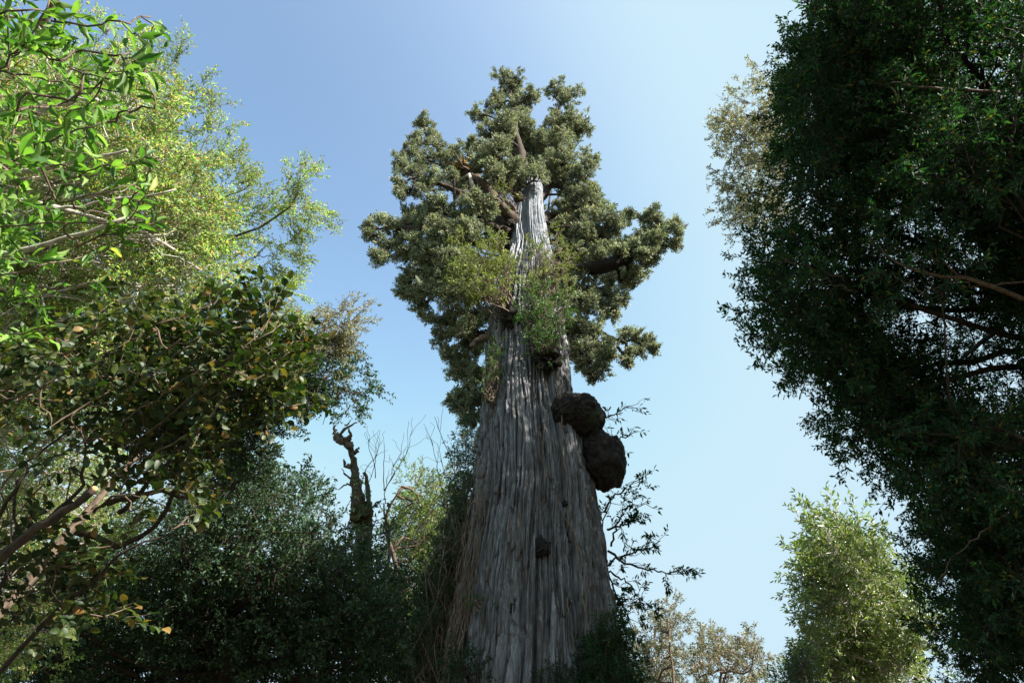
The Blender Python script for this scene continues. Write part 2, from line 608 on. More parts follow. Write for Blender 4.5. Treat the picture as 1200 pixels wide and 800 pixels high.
def foliage_nodes(key, leafm, barkm):
    """node group that grows the sprigs of one species on the points of a crown"""
    k = (key, leafm, barkm)
    if k in _trees:
        return _trees[k]
    g = bpy.data.node_groups.new("sprigs", 'GeometryNodeTree')
    g.interface.new_socket("Geometry", in_out='INPUT', socket_type='NodeSocketGeometry')
    g.interface.new_socket("Geometry", in_out='OUTPUT', socket_type='NodeSocketGeometry')
    gi = g.nodes.new("NodeGroupInput")
    go = g.nodes.new("NodeGroupOutput")
    jn = g.nodes.new("GeometryNodeJoinGeometry")
    for (V, T, Lf, Mi, nl) in reversed(SP[key]):
        me = bpy.data.meshes.new("sprig")
        V = V.astype(np.float32)
        me.vertices.add(len(V)); me.vertices.foreach_set("co", V.ravel())
        me.loops.add(T.size); me.loops.foreach_set("vertex_index", T.astype(np.int32).ravel())
        me.polygons.add(len(T))
        me.polygons.foreach_set("loop_start", np.arange(0, T.size, 3, dtype=np.int32))
        me.polygons.foreach_set("loop_total", np.full(len(T), 3, np.int32))
        me.polygons.foreach_set("material_index", Mi.astype(np.int32))
        a = me.attributes.new("tint", 'FLOAT', 'POINT')
        a.data.foreach_set("value", rng.random(nl)[Lf].astype(np.float32))
        me.materials.append(M[leafm])
        me.materials.append(M[barkm])
        me.update(calc_edges=True)
        ob = bpy.data.objects.new("sprig", me)
        oi = g.nodes.new("GeometryNodeObjectInfo")
        oi.inputs["Object"].default_value = ob
        oi.inputs["As Instance"].default_value = False
        g2i = g.nodes.new("GeometryNodeGeometryToInstance")
        g.links.new(oi.outputs["Geometry"], g2i.inputs[0])
        g.links.new(g2i.outputs[0], jn.inputs[0])
    ip = g.nodes.new("GeometryNodeInstanceOnPoints")
    ip.inputs["Pick Instance"].default_value = True
    for nm, dt, sock in (("pick", 'INT', "Instance Index"), ("rot", 'FLOAT_VECTOR', "Rotation"), ("scl", 'FLOAT', "Scale")):
        na = g.nodes.new("GeometryNodeInputNamedAttribute")
        na.data_type = dt
        na.inputs["Name"].default_value = nm
        g.links.new(na.outputs["Attribute"], ip.inputs[sock])
    g.links.new(gi.outputs[0], ip.inputs["Points"])
    g.links.new(jn.outputs[0], ip.inputs["Instance"])
    g.links.new(ip.outputs[0], go.inputs[0])
    _trees[k] = g
    return g


def foliage(name, key, leafm, barkm, parent, pos, dirs, scales):
    """uncountable leaves of one crown: points carrying sprigs of real leaf-shaped faces"""
    n = len(pos)
    upv = norm(np.array([0, 0, 1.0]) + rng.normal(0, .35, (n, 3)))
    R = frames(dirs, upv)
    eul = np.stack([np.arctan2(R[:, 2, 1], R[:, 2, 2]), -np.arcsin(np.clip(R[:, 2, 0], -1, 1)), np.arctan2(R[:, 1, 0], R[:, 0, 0])], -1)
    me = bpy.data.meshes.new(name)
    me.vertices.add(n)
    me.vertices.foreach_set("co", (np.asarray(pos) - world_off(parent)).astype(np.float32).ravel())
    for nm, dt, vals in (("pick", 'INT', rng.integers(0, len(SP[key]), n).astype(np.int32)), ("scl", 'FLOAT', np.asarray(scales, np.float32))):
        a = me.attributes.new(nm, dt, 'POINT')
        a.data.foreach_set("value", vals)
    a = me.attributes.new("rot", 'FLOAT_VECTOR', 'POINT')
    a.data.foreach_set("vector", eul.astype(np.float32).ravel())
    me.materials.append(M[leafm])
    me.update()
    o = bpy.data.objects.new(name, me)
    o.parent = parent
    COL.objects.link(o)
    md = o.modifiers.new("sprigs", 'NODES')
    md.node_group = foliage_nodes(key, leafm, barkm)
    return tag(o, kind="stuff")


LS = leaf_simple()
LF = leaf_full('lance')
LR = leaf_full('round')
rr = np.random.default_rng(5)
SP = {}
SP['dark'] = [make_sprig(rr, 34, .55, .105, .034, *LS, spread=.9, branchy=4) for _ in range(6)]
SP['fine'] = [make_sprig(rr, 70, .62, .064, .030, *LS, spread=.8, branchy=6) for _ in range(6)]
SP['lance'] = [make_sprig(rr, 13, .40, .135, .040, *LF, spread=.8, branchy=1, cluster=.8) for _ in range(6)]
SP['round'] = [make_sprig(rr, 22, .50, .075, .050, *LR, spread=1.0, branchy=2, pair=True) for _ in range(6)]
SP['small'] = [make_sprig(rr, 44, .60, .075, .034, *LS, spread=.9, branchy=5) for _ in range(6)]
SP['lit'] = [make_sprig(rr, 30, .75, .15, .045, *LS, spread=.7, branchy=3) for _ in range(6)]
SP['far'] = [make_sprig(rr, 34, .80, .12, .055, *LS, spread=1.0, branchy=4) for _ in range(6)]
SP['epi'] = [make_sprig(rr, 30, .42, .075, .030, *LS, spread=1.0, branchy=4) for _ in range(6)]
SP['needle'] = [make_sprig(rr, 60, .50, .055, .020, *LS, spread=.9, branchy=5) for _ in range(4)]
SP['tuft'] = [make_tuft(rr, 84) for _ in range(8)]


# ------------------------------------------------------------------ ground
def ground():
    m, t, o = mat_new("forest_floor")
    tc = t.nodes.new("ShaderNodeTexCoord")
    nz = t.nodes.new("ShaderNodeTexNoise")
    nz.inputs["Scale"].default_value = 0.9
    nz.inputs["Detail"].default_value = 10
    t.links.new(tc.outputs["Object"], nz.inputs["Vector"])
    r = ramp(t, [(0.35, (0.03, 0.022, 0.014)), (0.55, (0.06, 0.05, 0.025)), (0.7, (0.05, 0.07, 0.025))])
    t.links.new(nz.outputs[0], r.inputs[0])
    p = t.nodes.new("ShaderNodeBsdfPrincipled")
    p.inputs["Roughness"].default_value = .95
    t.links.new(r.outputs[0], p.inputs["Base Color"])
    t.links.new(p.outputs[0], o.inputs[0])
    # dense near the camera, reaching the horizon
    a = np.concatenate([[-3000, -800, -200, -80], np.linspace(-40, 40, 81), [80, 200, 800, 3000]])
    X, Y = np.meshgrid(a, a)
    Z = 0.25 * (vnoise((X + 3000) / 6, (Y + 3000) / 6, 1100, 1100, True, 3) - .5) * (np.hypot(X, Y) < 60)
    n = len(a)
    V = np.stack([X, Y, Z], -1).reshape(-1, 3)
    i, j = np.meshgrid(np.arange(n - 1), np.arange(n - 1))
    q = (j * n + i).ravel()
    Q = np.stack([q, q + 1, q + n + 1, q + n], -1)
    g = mesh_arrays("ground", V, Q, m, smooth=True)
    tag(g, kind="structure")


ground()

# ------------------------------------------------------------------ the giant tree
TY = 12.0
prof_px = [(800, 516, 732), (700, 538, 716), (600, 556, 700), (540, 562, 690), (480, 567, 674), (400, 573, 664),
           (340, 585, 655), (300, 597, 646), (250, 602, 638), (215, 605, 635)]
pz, pr, pcx = [], [], []
for py, l, r_ in prof_px:
    c = PY((l + r_) / 2, py, TY)
    d = np.linalg.norm(c - CAM) / np.linalg.norm(ray((l + r_) / 2, py))
    pz.append(c[2]); pr.append((r_ - l) / 2 * d / F); pcx.append(c[0])
pz = [-0.6, 0.0, 1.2, 3.0] + pz + [20.85, 21.1]
pr = [3.0, 2.6, 2.1, 1.78] + pr + [0.30, 0.08]
pcx = [pcx[0] - .05] * 4 + pcx + [pcx[-1] + .05, pcx[-1] - .1]
pz, pr, pcx = map(np.array, (pz, pr, pcx))


def trunk_axis(z):
    return np.stack([np.interp(z, pz, pcx), np.full_like(np.asarray(z, float), TY), np.asarray(z, float)], -1)


def relief(th, z):
    """bark relief in metres and a 'ridge top' value, th in radians (front = -pi/2)"""
    u = th / (2 * math.pi)
    drift = 0.005 * np.sin(z * .45) + .003 * np.sin(z * 1.7 + 2)
    uu = (u + drift) % 1.0
    wob = (vnoise(uu * 40 % 40, z * 1.1 + 2, 40, 60, True, 21) - .5) * .012 + (vnoise(uu * 14 % 14, z * .45 + 2, 14, 30, True, 22) - .5) * .016
    uu = (uu + wob) % 1.0
    flute = vnoise(uu * 13, z * .10 + 1, 13, 8, True, 1)
    ridge = 1 - np.abs(2 * vnoise(uu * 96, z * .34 + 1, 96, 30, True, 2) - 1)
    strip = 1 - np.abs(2 * vnoise(uu * 200, z * .8 + 1, 200, 60, True, 4) - 1)
    fine = vnoise(uu * 420, z * 3.2 + 1, 420, 130, True, 6)
    flake = vnoise(uu * 120, z * 2.6 + 1, 120, 120, True, 9)
    k = np.interp(z, [0, 6, 14, 20, 26], [1.25, 1.1, .9, .55, .3])
    h = (flute - .62) * .30 - .04 + (ridge - .6) * .10 + (strip - .5) * .060 + (fine - .5) * .030 + np.where(flake > .62, .022, 0)
    # the long hollow that sets the right-hand buttress apart
    g = np.interp(z, [0, 5, 11, 14, 18], [-.98, -1.0, -1.10, -1.2, -1.3])
    dth = (th - g + math.pi) % (2 * math.pi) - math.pi
    h -= .20 * np.exp(-(dth / .10) ** 2) * np.interp(z, [0, 8, 14, 17], [1, 1, .7, 0])
    h += .03 * np.exp(-((dth - .38) / .25) ** 2) * np.interp(z, [0, 8, 14, 17], [1, .8, .3, 0])
    cr = vnoise(uu * 104, z * .33 + 3, 104, 30, True, 12)
    crack = np.exp(-((2 * cr - 1) / .16) ** 2)
    cr2 = vnoise(uu * 170, z * .7 + 3, 170, 60, True, 13)
    crack2 = np.exp(-((2 * cr2 - 1) / .2) ** 2)
    brk = vnoise(uu * 70, z * 1.6 + 3, 70, 60, True, 15)
    h -= .11 * crack * np.clip(brk * 2 - .3, 0, 1) + .035 * crack2
    h += np.where(brk > .60, .035, 0) + np.where(vnoise(uu * 95, z * .8 + 3, 95, 60, True, 16) > .66, .03, 0)
    top = .5 * ridge + .3 * strip + .2 * flute - .45 * crack - .25 * crack2 + .15
    return h * k, top


def trunk_surf(th, z, off=0.0):
    r0 = np.interp(z, pz, pr)
    h, top = relief(th, z)
    r1 = r0 + h * np.minimum(1, r0 / .8) + off
    ax = trunk_axis(z)
    return ax + np.stack([np.cos(th) * r1, np.sin(th) * r1, np.zeros_like(r1)], -1), top


base = np.array([float(pcx[0]), TY, 0.0])
giant = empty("giant_tree", base, "towering ancient conifer with fluted grey trunk, dark burls and rugged crown against the sky", "tree")


def build_trunk():
    nf, nb = 520, 80
    th = np.concatenate([np.linspace(-math.pi - .15, .15, nf, endpoint=False), np.linspace(.15, math.pi - .15, nb, endpoint=False)])
    z = np.concatenate([np.linspace(-.6, 4.8, 40, endpoint=False), np.linspace(4.8, 21, 560, endpoint=False), np.linspace(21, 21.1, 4)])
    TH, Z = np.meshgrid(th, z)
    V, top = trunk_surf(TH, Z)
    nT, nZ = len(th), len(z)
    i = np.arange(nZ - 1)[:, None] * nT
    j = np.arange(nT)[None]
    j2 = (j + 1) % nT
    Q = np.stack([i + j, i + j2, i + nT + j2, i + nT + j], -1).reshape(-1, 4)
    weather_sheen = (top - .50) * 1.3 + .30 * np.exp(-((TH + 1.95) / .42) ** 2) * np.interp(Z, [6, 9, 15], [.6, 1, 0]) + .12 * np.exp(-((TH + 1.05) / .16) ** 2) + np.interp(Z, [5, 11, 14, 16, 19], [-.30, -.14, .15, .5, 1.0]) - .35 * np.clip(np.cos(TH) - .45, 0, 1)  # ridge wear and whiter top, with sky sheen painted in left of centre
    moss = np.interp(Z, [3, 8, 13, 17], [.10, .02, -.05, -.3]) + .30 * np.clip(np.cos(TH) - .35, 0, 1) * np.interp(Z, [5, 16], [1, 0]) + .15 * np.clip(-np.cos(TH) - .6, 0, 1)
    mesh_arrays("trunk", V.reshape(-1, 3), Q, M['old'], giant, smooth=True, extra={"weather_sheen": weather_sheen.ravel(), "moss": moss.ravel()})


build_trunk()


def strips():
    """long lifting strips of bark, each its own piece"""
    for k in range(260):
        z0 = rng.uniform(5.0, 15.5)
        th0 = rng.uniform(-math.pi * .97, -.03)
        L = rng.uniform(.35, 1.9)
        wd = rng.uniform(.015, .055)
        n = 9
        z = z0 + np.linspace(0, L, n)
        lean = rng.normal(0, .02)
        r0 = np.interp(z, pz, pr)
        thc = th0 + lean * (z - z0) / r0
        taper = np.sin(np.linspace(.25, math.pi - .15, n)) ** .6
        lift = .012 + .045 * np.clip((np.linspace(1, 0, n) if rng.random() < .6 else np.linspace(0, 1, n)) - .55, 0, 1) * rng.random() * 2.2
        rows = []
        for s, hh in ((-1, 0), (-.45, 1), (.35, .85), (1, 0)):
            t = thc + s * wd * taper / r0
            p, _ = trunk_surf(thc + s * .3 * wd / r0, z, 0)
            ax = trunk_axis(z)
            rad = np.linalg.norm((p - ax)[:, :2], axis=1) + lift + hh * rng.uniform(.014, .03)
            rows.append(ax + np.stack([np.cos(t) * rad, np.sin(t) * rad, np.zeros(n)], -1))
        G = np.stack(rows, 1)                   # n x 4
        # inner side closes the strip
        inner = G[:, [0, 3]] * 1.0
        inn = []
        for c_ in (0, 1):
            pnt = inner[:, c_]
            ax = trunk_axis(pnt[:, 2])
            inn.append(pnt - norm(pnt - ax) * .03)
        G = np.concatenate([G, np.stack([inn[1], inn[0]], 1)], 1)   # n x 6 ring
        m = 6
        i = np.arange(n - 1)[:, None] * m
        j = np.arange(m)[None]
        Q = np.stack([i + j, i + (j + 1) % m, i + m + (j + 1) % m, i + m + j], -1).reshape(-1, 4)
        Q = np.vstack([Q, [[0, 3, 2, 1], [0, 5, 4, 3], [(n - 1) * m, (n - 1) * m + 1, (n - 1) * m + 2, (n - 1) * m + 3], [(n - 1) * m, (n - 1) * m + 3, (n - 1) * m + 4, (n - 1) * m + 5]]])
        V = G.reshape(-1, 3)
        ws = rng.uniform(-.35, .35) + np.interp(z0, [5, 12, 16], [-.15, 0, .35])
        mesh_arrays("bark_strip", V, Q, M['old'], giant, smooth=True, extra={"weather_sheen": np.full(len(V), ws), "moss": np.full(len(V), -.1 + .2 * max(0, math.cos(th0) - .4))})


strips()


def lump(name, c, rad, mat, parent, seed, amp=.18, freq=2.4, nseg=(110, 72), label=None):
    u = np.linspace(0, 2 * math.pi, nseg[0], endpoint=False)
    v = np.linspace(0.02, math.pi - .02, nseg[1])
    U, Vv = np.meshgrid(u, v)
    D = np.stack([np.cos(U) * np.sin(Vv), np.sin(U) * np.sin(Vv), np.cos(Vv)], -1)
    r = np.random.default_rng(seed)
    h = np.zeros(U.shape)
    for o_ in range(22):
        k = norm(r.normal(0, 1, 3))
        f = freq * (1 + o_ * .45)
        h += np.sin((D @ k) * f * 2 + r.uniform(0, 6.28)) / (1 + o_ * .45)
    # knobs
    for o_ in range(40):
        k = norm(r.normal(0, 1, 3))
        s = r.uniform(.10, .28)
        h += r.uniform(.4, 1.2) * np.exp(-((1 - D @ k) / (s * s * .7)))
    for o_ in range(60):                       # small gnarls in every direction
        k = norm(r.normal(0, 1, 3))
        f = r.uniform(9, 26)
        h += 2.6 / f * np.sin((D @ k) * f + r.uniform(0, 6.28) + 1.5 * np.sin((D @ norm(r.normal(0, 1, 3))) * 7))
    X = np.asarray(c) + D * np.asarray(rad) * (1 + amp * .4 * h)[..., None]
    n, m = nseg[1], nseg[0]
    i = np.arange(n - 1)[:, None] * m
    j = np.arange(m)[None]
    Q = np.stack([i + j, i + m + j, i + m + (j + 1) % m, i + (j + 1) % m], -1).reshape(-1, 4)
    o = mesh_arrays(name, X.reshape(-1, 3), Q, mat, parent, smooth=True)
    if label: o["label"] = label
    return o


lump("burl", PY(680, 489, 11.4), (.49, .55, .50), M['burl'], giant, 1, .085, label="upper dark rounded burl on the right side of the trunk")
lump("burl", PY(668, 482, 11.2), (.36, .42, .38), M['burl'], giant, 8, .11, label="rough swelling between trunk and upper burl")
lump("burl", PY(709, 541, 11.7), (.42, .52, .58), M['burl'], giant, 2, .085, label="lower dark hanging burl on the right side of the trunk")
lump("burl", PY(695, 524, 11.7), (.30, .42, .46), M['burl'], giant, 9, .10, label="neck of gnarled bark joining the two burls")
for i, (px, py, r_) in enumerate([(634, 642, .10), (606, 592, .06), (603, 712, .06), (642, 418, .20), (601, 372, .2), (599, 262, .10), (662, 590, .04)]):
    c = PY(px, py, TY - np.interp(float(PY(px, py, TY - 1)[2]), pz, pr) * .95)
    lump("knot", c, (r_ * 1.1, r_ * .8, r_ * 1.3), M['burl'], giant, 30 + i, .55, 5, (28, 20))


def gp(px, py, dy=0.0):
    return PY(px, py, TY + dy)


def tuft_pad(centers, R, flat, branch, tuft_r=.155, dens=1.0, bias=None):
    pos, dirs = [], []
    for c, r_ in zip(centers, R):
        n = int(dens * 22 * (r_ / .3) ** 2) + 6
        d = norm(rng.normal(0, 1, (n, 3)) + np.array([0, 0, .35]))
        rad = r_ * (rng.uniform(.25, 1, (n, 1)) ** .5) * np.where(rng.random((n, 1)) < .18, rng.uniform(1.1, 1.6, (n, 1)), 1)
        sh = np.array([1, 1, flat])
        pos.append(c + d * rad * sh)
        dirs.append(norm(d + np.array([0, 0, .5]) + rng.normal(0, .25, (n, 3))))
    pos = np.vstack(pos)
    dirs = np.vstack(dirs)
    sc_ = (.55 + .95 * rng.random(len(pos)) ** 1.5) * tuft_r
    foliage("foliage", 'tuft', 'L_alerce', 'limb', branch, pos, dirs, sc_)
    return pos


def alerce_branch(path, radii, pads, mat='limb', label=None, dens=1.0, tuft_r=.155):
    """a limb with its tufted foliage pads; pads = [(px,py,r_px,dy)]"""
    mb = MB()
    path = curve(path, 6 * (len(path) - 1) + 6, .015)
    mb.tube(path, np.interp(np.linspace(0, 1, len(path)), np.linspace(0, 1, len(radii)), radii), 11, .11)
    cs, Rs = [], []
    for (px, py, rp, dy) in pads:
        c = gp(px, py, dy)
        d = np.linalg.norm(c - CAM) / np.linalg.norm(ray(px, py))
        Rm = 1.06 * rp * d / F
        # break each pad into lobes
        nl = max(4, int(rp / 3.0))
        lob = c + norm(rng.normal(0, 1, (nl, 3))) * Rm * rng.uniform(.35, 1.1, (nl, 1))
        k = np.argmin(np.linalg.norm(path - c, axis=1))
        k = max(0, k - 2)
        p = limb(path[k], c, .05, 8, .05)
        mb.tube(p, np.linspace(.05, .025, len(p)), 6, .05)
        for q in lob:
            p2 = limb(p[-3], q, .02, 6, .06)
            mb.tube(p2, np.linspace(.022, .008, len(p2)), 5, 0)
            cs.append(q); Rs.append(Rm * rng.uniform(.22, .55))
        cs.append(c); Rs.append(Rm * .6)
    b = mb.build("branch", M[mat], giant)
    if label: b["label"] = label
    if cs:
        tuft_pad(np.array(cs), Rs, .85, b, tuft_r, dens)
    return b


# main limbs of the crown, from the top down (photo pixels, dy = metres behind the trunk's plane)
alerce_branch([gp(620, 240), gp(612, 190, .2), gp(604, 150, .2), gp(598, 105, .2)], [.26, .18, .10, .03],
              [(597, 98, 17, .2), (583, 118, 15, .4), (606, 122, 18, .2), (560, 135, 9, .3), (590, 148, 22, -.2), (572, 152, 14, -.3), (622, 112, 12, 0), (615, 150, 18, .5)], dens=1.1)
alerce_branch([gp(622, 230, .1), gp(640, 185, .4), gp(652, 140, .5), gp(658, 118, .5)], [.18, .12, .085, .02],
              [(648, 108, 12, .5), (664, 118, 16, .5), (671, 135, 12, .4), (656, 142, 15, .3), (640, 165, 16, .5), (662, 168, 16, .2)])
alerce_branch([gp(618, 245, -.1), gp(590, 205, -.8), gp(565, 170, -1.0)], [.2, .1, .04],
              [(556, 172, 12, -1), (563, 188, 20, -.9), (585, 185, 20, -1.2), (575, 205, 16, -1.4), (603, 198, 17, -.8), (612, 206, 10, -.9), (630, 204, 10, -.8), (550, 200, 13, -.9)])
alerce_branch([gp(622, 250, .1), gp(645, 215, .3), gp(665, 190, 0)], [.2, .1, .04],
              [(640, 192, 16, -.3), (662, 188, 18, -.4), (680, 205, 16, -.1), (690, 188, 9, 0), (660, 212, 18, .1), (682, 225, 18, .1), (694, 222, 10, .2)])
alerce_branch([gp(626, 265, .2), gp(650, 250, .5), gp(680, 240, .4)], [.18, .10, .04],
              [(668, 242, 17, .3), (690, 245, 18, .3), (703, 238, 12, .3), (708, 258, 16, .2), (685, 268, 20, .3), (662, 268, 15, .6), (725, 262, 9, .4)])
# broken mossy limb on the left, arching up
mb = MB()
pth = curve([gp(606, 262, -.2), gp(588, 244, -.8), gp(568, 220, -1.1), gp(552, 205, -1.2), gp(541, 199, -1.2)], 18, .02)
mb.tube(pth, np.interp(np.linspace(0, 1, len(pth)), [0, .3, .8, 1], [.19, .16, .13, .11]), 14, .22)
for k in range(9):
    a = pth[-1 - k % 3] + rng.normal(0, .12, 3)
    p = limb(a, a + np.array([rng.uniform(-.5, .1), rng.normal(0, .2), rng.uniform(-.05, .4)]), .1, 6, .08)
    mb.tube(p, np.linspace(.05, .006, len(p)), 6, .2)
o = mb.build("branch", M['mosslimb'], giant)
o["label"] = "thick broken limb with orange and yellow moss at its stump"
o = lump("moss_clump", gp(541, 197, -1.25), (.20, .2, .18), bark_mat("orange_moss", (.10, .06, .01), (.34, .20, .04), (9, 9, 9), 1.0), giant, 77, .5, 5, (26, 18), "orange moss on the end of the broken limb")
mb = MB()
p = limb(gp(560, 226, -1.2), gp(518, 208, -1.0), -.05, 8, .08); mb.tube(p, np.linspace(.07, .02, len(p)), 7, .1)
o = mb.build("branch", M['pale'], giant)

alerce_branch([gp(606, 262, .2), gp(560, 225, .6), gp(530, 195, .7), gp(508, 165, .6), gp(492, 150, .5)], [.28, .2, .12, .085, .02],
              [(496, 145, 10, .5), (505, 158, 12, .5), (487, 165, 9, .4), (514, 175, 15, .4), (498, 186, 16, .3), (525, 190, 14, .5), (535, 178, 9, .6), (480, 178, 8, .3)], dens=.9)
alerce_branch([gp(606, 262, .2), gp(560, 235, .3), gp(520, 218, .2), gp(480, 205, 0)], [.22, .14, .08, .03],
              [(470, 190, 9, 0), (480, 200, 12, 0), (467, 214, 8, 0), (500, 208, 16, 0), (522, 212, 16, .3), (545, 220, 14, .6), (488, 222, 11, .1), (470, 228, 7, 0)], dens=.85)
alerce_branch([gp(604, 275, 0), gp(565, 262, -.6), gp(530, 250, -.9)], [.2, .12, .05],
              [(556, 232, 9, -1.5), (572, 238, 9, -1.4), (530, 205, 9, -1.4), (560, 250, 17, -.9), (535, 248, 17, -1), (512, 246, 15, -.9), (548, 268, 16, -1.2), (525, 268, 17, -1.1)])
alerce_branch([gp(602, 290, .2), gp(550, 282, -.2), gp(500, 268, -.4), gp(450, 268, -.3)], [.22, .15, .09, .03],
              [(436, 266, 8, -.3), (448, 258, 9, -.2), (431, 276, 7, -.3), (460, 272, 13, -.3), (452, 290, 12, -.4), (444, 302, 8, -.4), (476, 262, 14, -.3), (482, 285, 17, -.4), (498, 255, 14, -.5), (505, 280, 18, -.6), (470, 302, 13, -.2)], dens=.95)
alerce_branch([gp(600, 315, .2), gp(555, 315, -.2), gp(510, 305, -.6)], [.2, .12, .04],
              [(500, 305, 18, -.6), (525, 295, 18, -.8), (520, 318, 18, -.7), (545, 305, 18, -.9), (548, 330, 18, -.5), (480, 318, 10, -.3)])
alerce_branch([gp(596, 350, .2), gp(550, 345, 0), gp(510, 340, -.2), gp(478, 332, -.2)], [.18, .12, .07, .02],
              [(470, 328, 9, -.2), (482, 340, 13, -.2), (472, 346, 8, -.2), (500, 345, 16, -.3), (494, 362, 13, -.1), (520, 350, 17, -.5), (545, 355, 18, -.4)], dens=.95)
alerce_branch([gp(585, 400, .2), gp(555, 390, .1), gp(525, 378, 0)], [.16, .1, .04],
              [(512, 378, 13, 0), (532, 378, 16, -.1), (552, 382, 15, -.1), (520, 396, 13, .1), (542, 400, 15, .1), (562, 402, 12, .3)], dens=.95)
alerce_branch([gp(580, 440, .6), gp(556, 432, .4), gp(535, 424, .3)], [.14, .08, .03],
              [(528, 418, 12, .3), (545, 420, 13, .4), (538, 438, 11, .4), (556, 442, 12, .4), (548, 458, 12, .4), (530, 470, 8, .3), (545, 476, 12, .4), (562, 470, 10, .4), (552, 490, 9, .4)], dens=.9, tuft_r=.17)
# right hand side
o = alerce_branch([gp(636, 312, .2), gp(675, 315, -.3), gp(705, 312, -.6), gp(738, 300, -.6), gp(760, 286, -.5), gp(780, 272, -.5)], [.16, .14, .20, .17, .07, .02],
              [(757, 258, 9, -.3), (770, 262, 13, -.4), (786, 268, 12, -.5), (792, 282, 7, -.5), (776, 285, 13, -.4), (757, 276, 12, -.2), (750, 308, 11, -.1), (745, 325, 11, -.2), (735, 290, 12, .2), (733, 334, 8, -.1), (765, 300, 8, -.2), (768, 278, 10, -1.0), (752, 296, 8, -.9), (725, 296, 9, -.8), (700, 300, 8, -.8), (748, 284, 8, -.9)],
              mat='burl', label="thick dark limb reaching out to the right with tufts at its end", dens=.85, tuft_r=.17)  # darker bark than the other limbs, colouring in the shade under its foliage
alerce_branch([gp(636, 300, .6), gp(680, 292, .8), gp(715, 280, .8)], [.16, .1, .03],
              [(690, 285, 18, .6), (712, 278, 14, .8), (722, 290, 13, .9), (700, 298, 16, .8), (670, 290, 18, .5), (728, 262, 8, .8), (738, 252, 6, .7), (715, 330, 15, .5), (725, 318, 9, .8)], dens=.85)
alerce_branch([gp(640, 340, .3), gp(670, 340, 0), gp(700, 338, -.1)], [.15, .09, .03],
              [(670, 338, 17, -.3), (692, 335, 16, -.2), (712, 345, 14, 0), (725, 352, 8, 0), (702, 358, 15, 0), (680, 358, 18, -.3), (718, 365, 8, .1), (665, 362, 15, -.2)])
alerce_branch([gp(650, 390, .5), gp(672, 388, .3), gp(700, 392, .2)], [.13, .08, .03],
              [(675, 385, 15, .1), (695, 388, 13, .1), (685, 404, 14, .1), (705, 405, 13, .1), (716, 415, 9, .1), (698, 424, 13, .1), (680, 424, 13, .3), (668, 412, 11, .3), (706, 436, 10, .1), (690, 440, 9, .2)], dens=.9, tuft_r=.16)
alerce_branch([gp(690, 385, .3), gp(710, 391, .4), gp(728, 400, .4), gp(745, 398, .4), gp(764, 402, .4)], [.05, .04, .03, .02, .01],
              [(735, 391, 8, .4), (747, 398, 7, .4), (762, 400, 8, .4), (738, 413, 6, .4), (752, 410, 5, .4), (733, 424, 4, .4), (766, 408, 4, .4)], mat='burl', dens=.8, tuft_r=.14)
# masses behind the trunk fill the crown
back = sample_poly([(585, 95), (660, 105), (680, 150), (700, 230), (720, 280), (700, 380), (690, 420), (560, 460), (535, 400), (500, 340), (480, 270), (520, 200), (560, 170)], 46)
for g0 in range(0, 46, 6):
    pts = back[g0:g0 + 6]
    cx, cy = pts.mean(0)
    k = np.argsort(np.hypot(*(pts - pts.mean(0)).T))
    alerce_branch([gp(618, min(cy + 30, 420), .3), gp((618 + cx) / 2, cy + 12, 1.0), gp(cx, cy, 1.7)], [.16, .1, .04],
                  [(x, y, 16, rng.uniform(.9, 2.4)) for x, y in pts], dens=.8, tuft_r=.2)
mb = MB()
p = curve([gp(582, 398, -.3), gp(570, 396, -.5), gp(560, 398, -.6), gp(552, 404, -.6)], 12, .02)
mb.tube(p, np.linspace(.11, .05, len(p)), 10, .22)
mb.build("branch", M['vine'], giant)["label"] = "short pale broken stub on the left edge of the trunk"


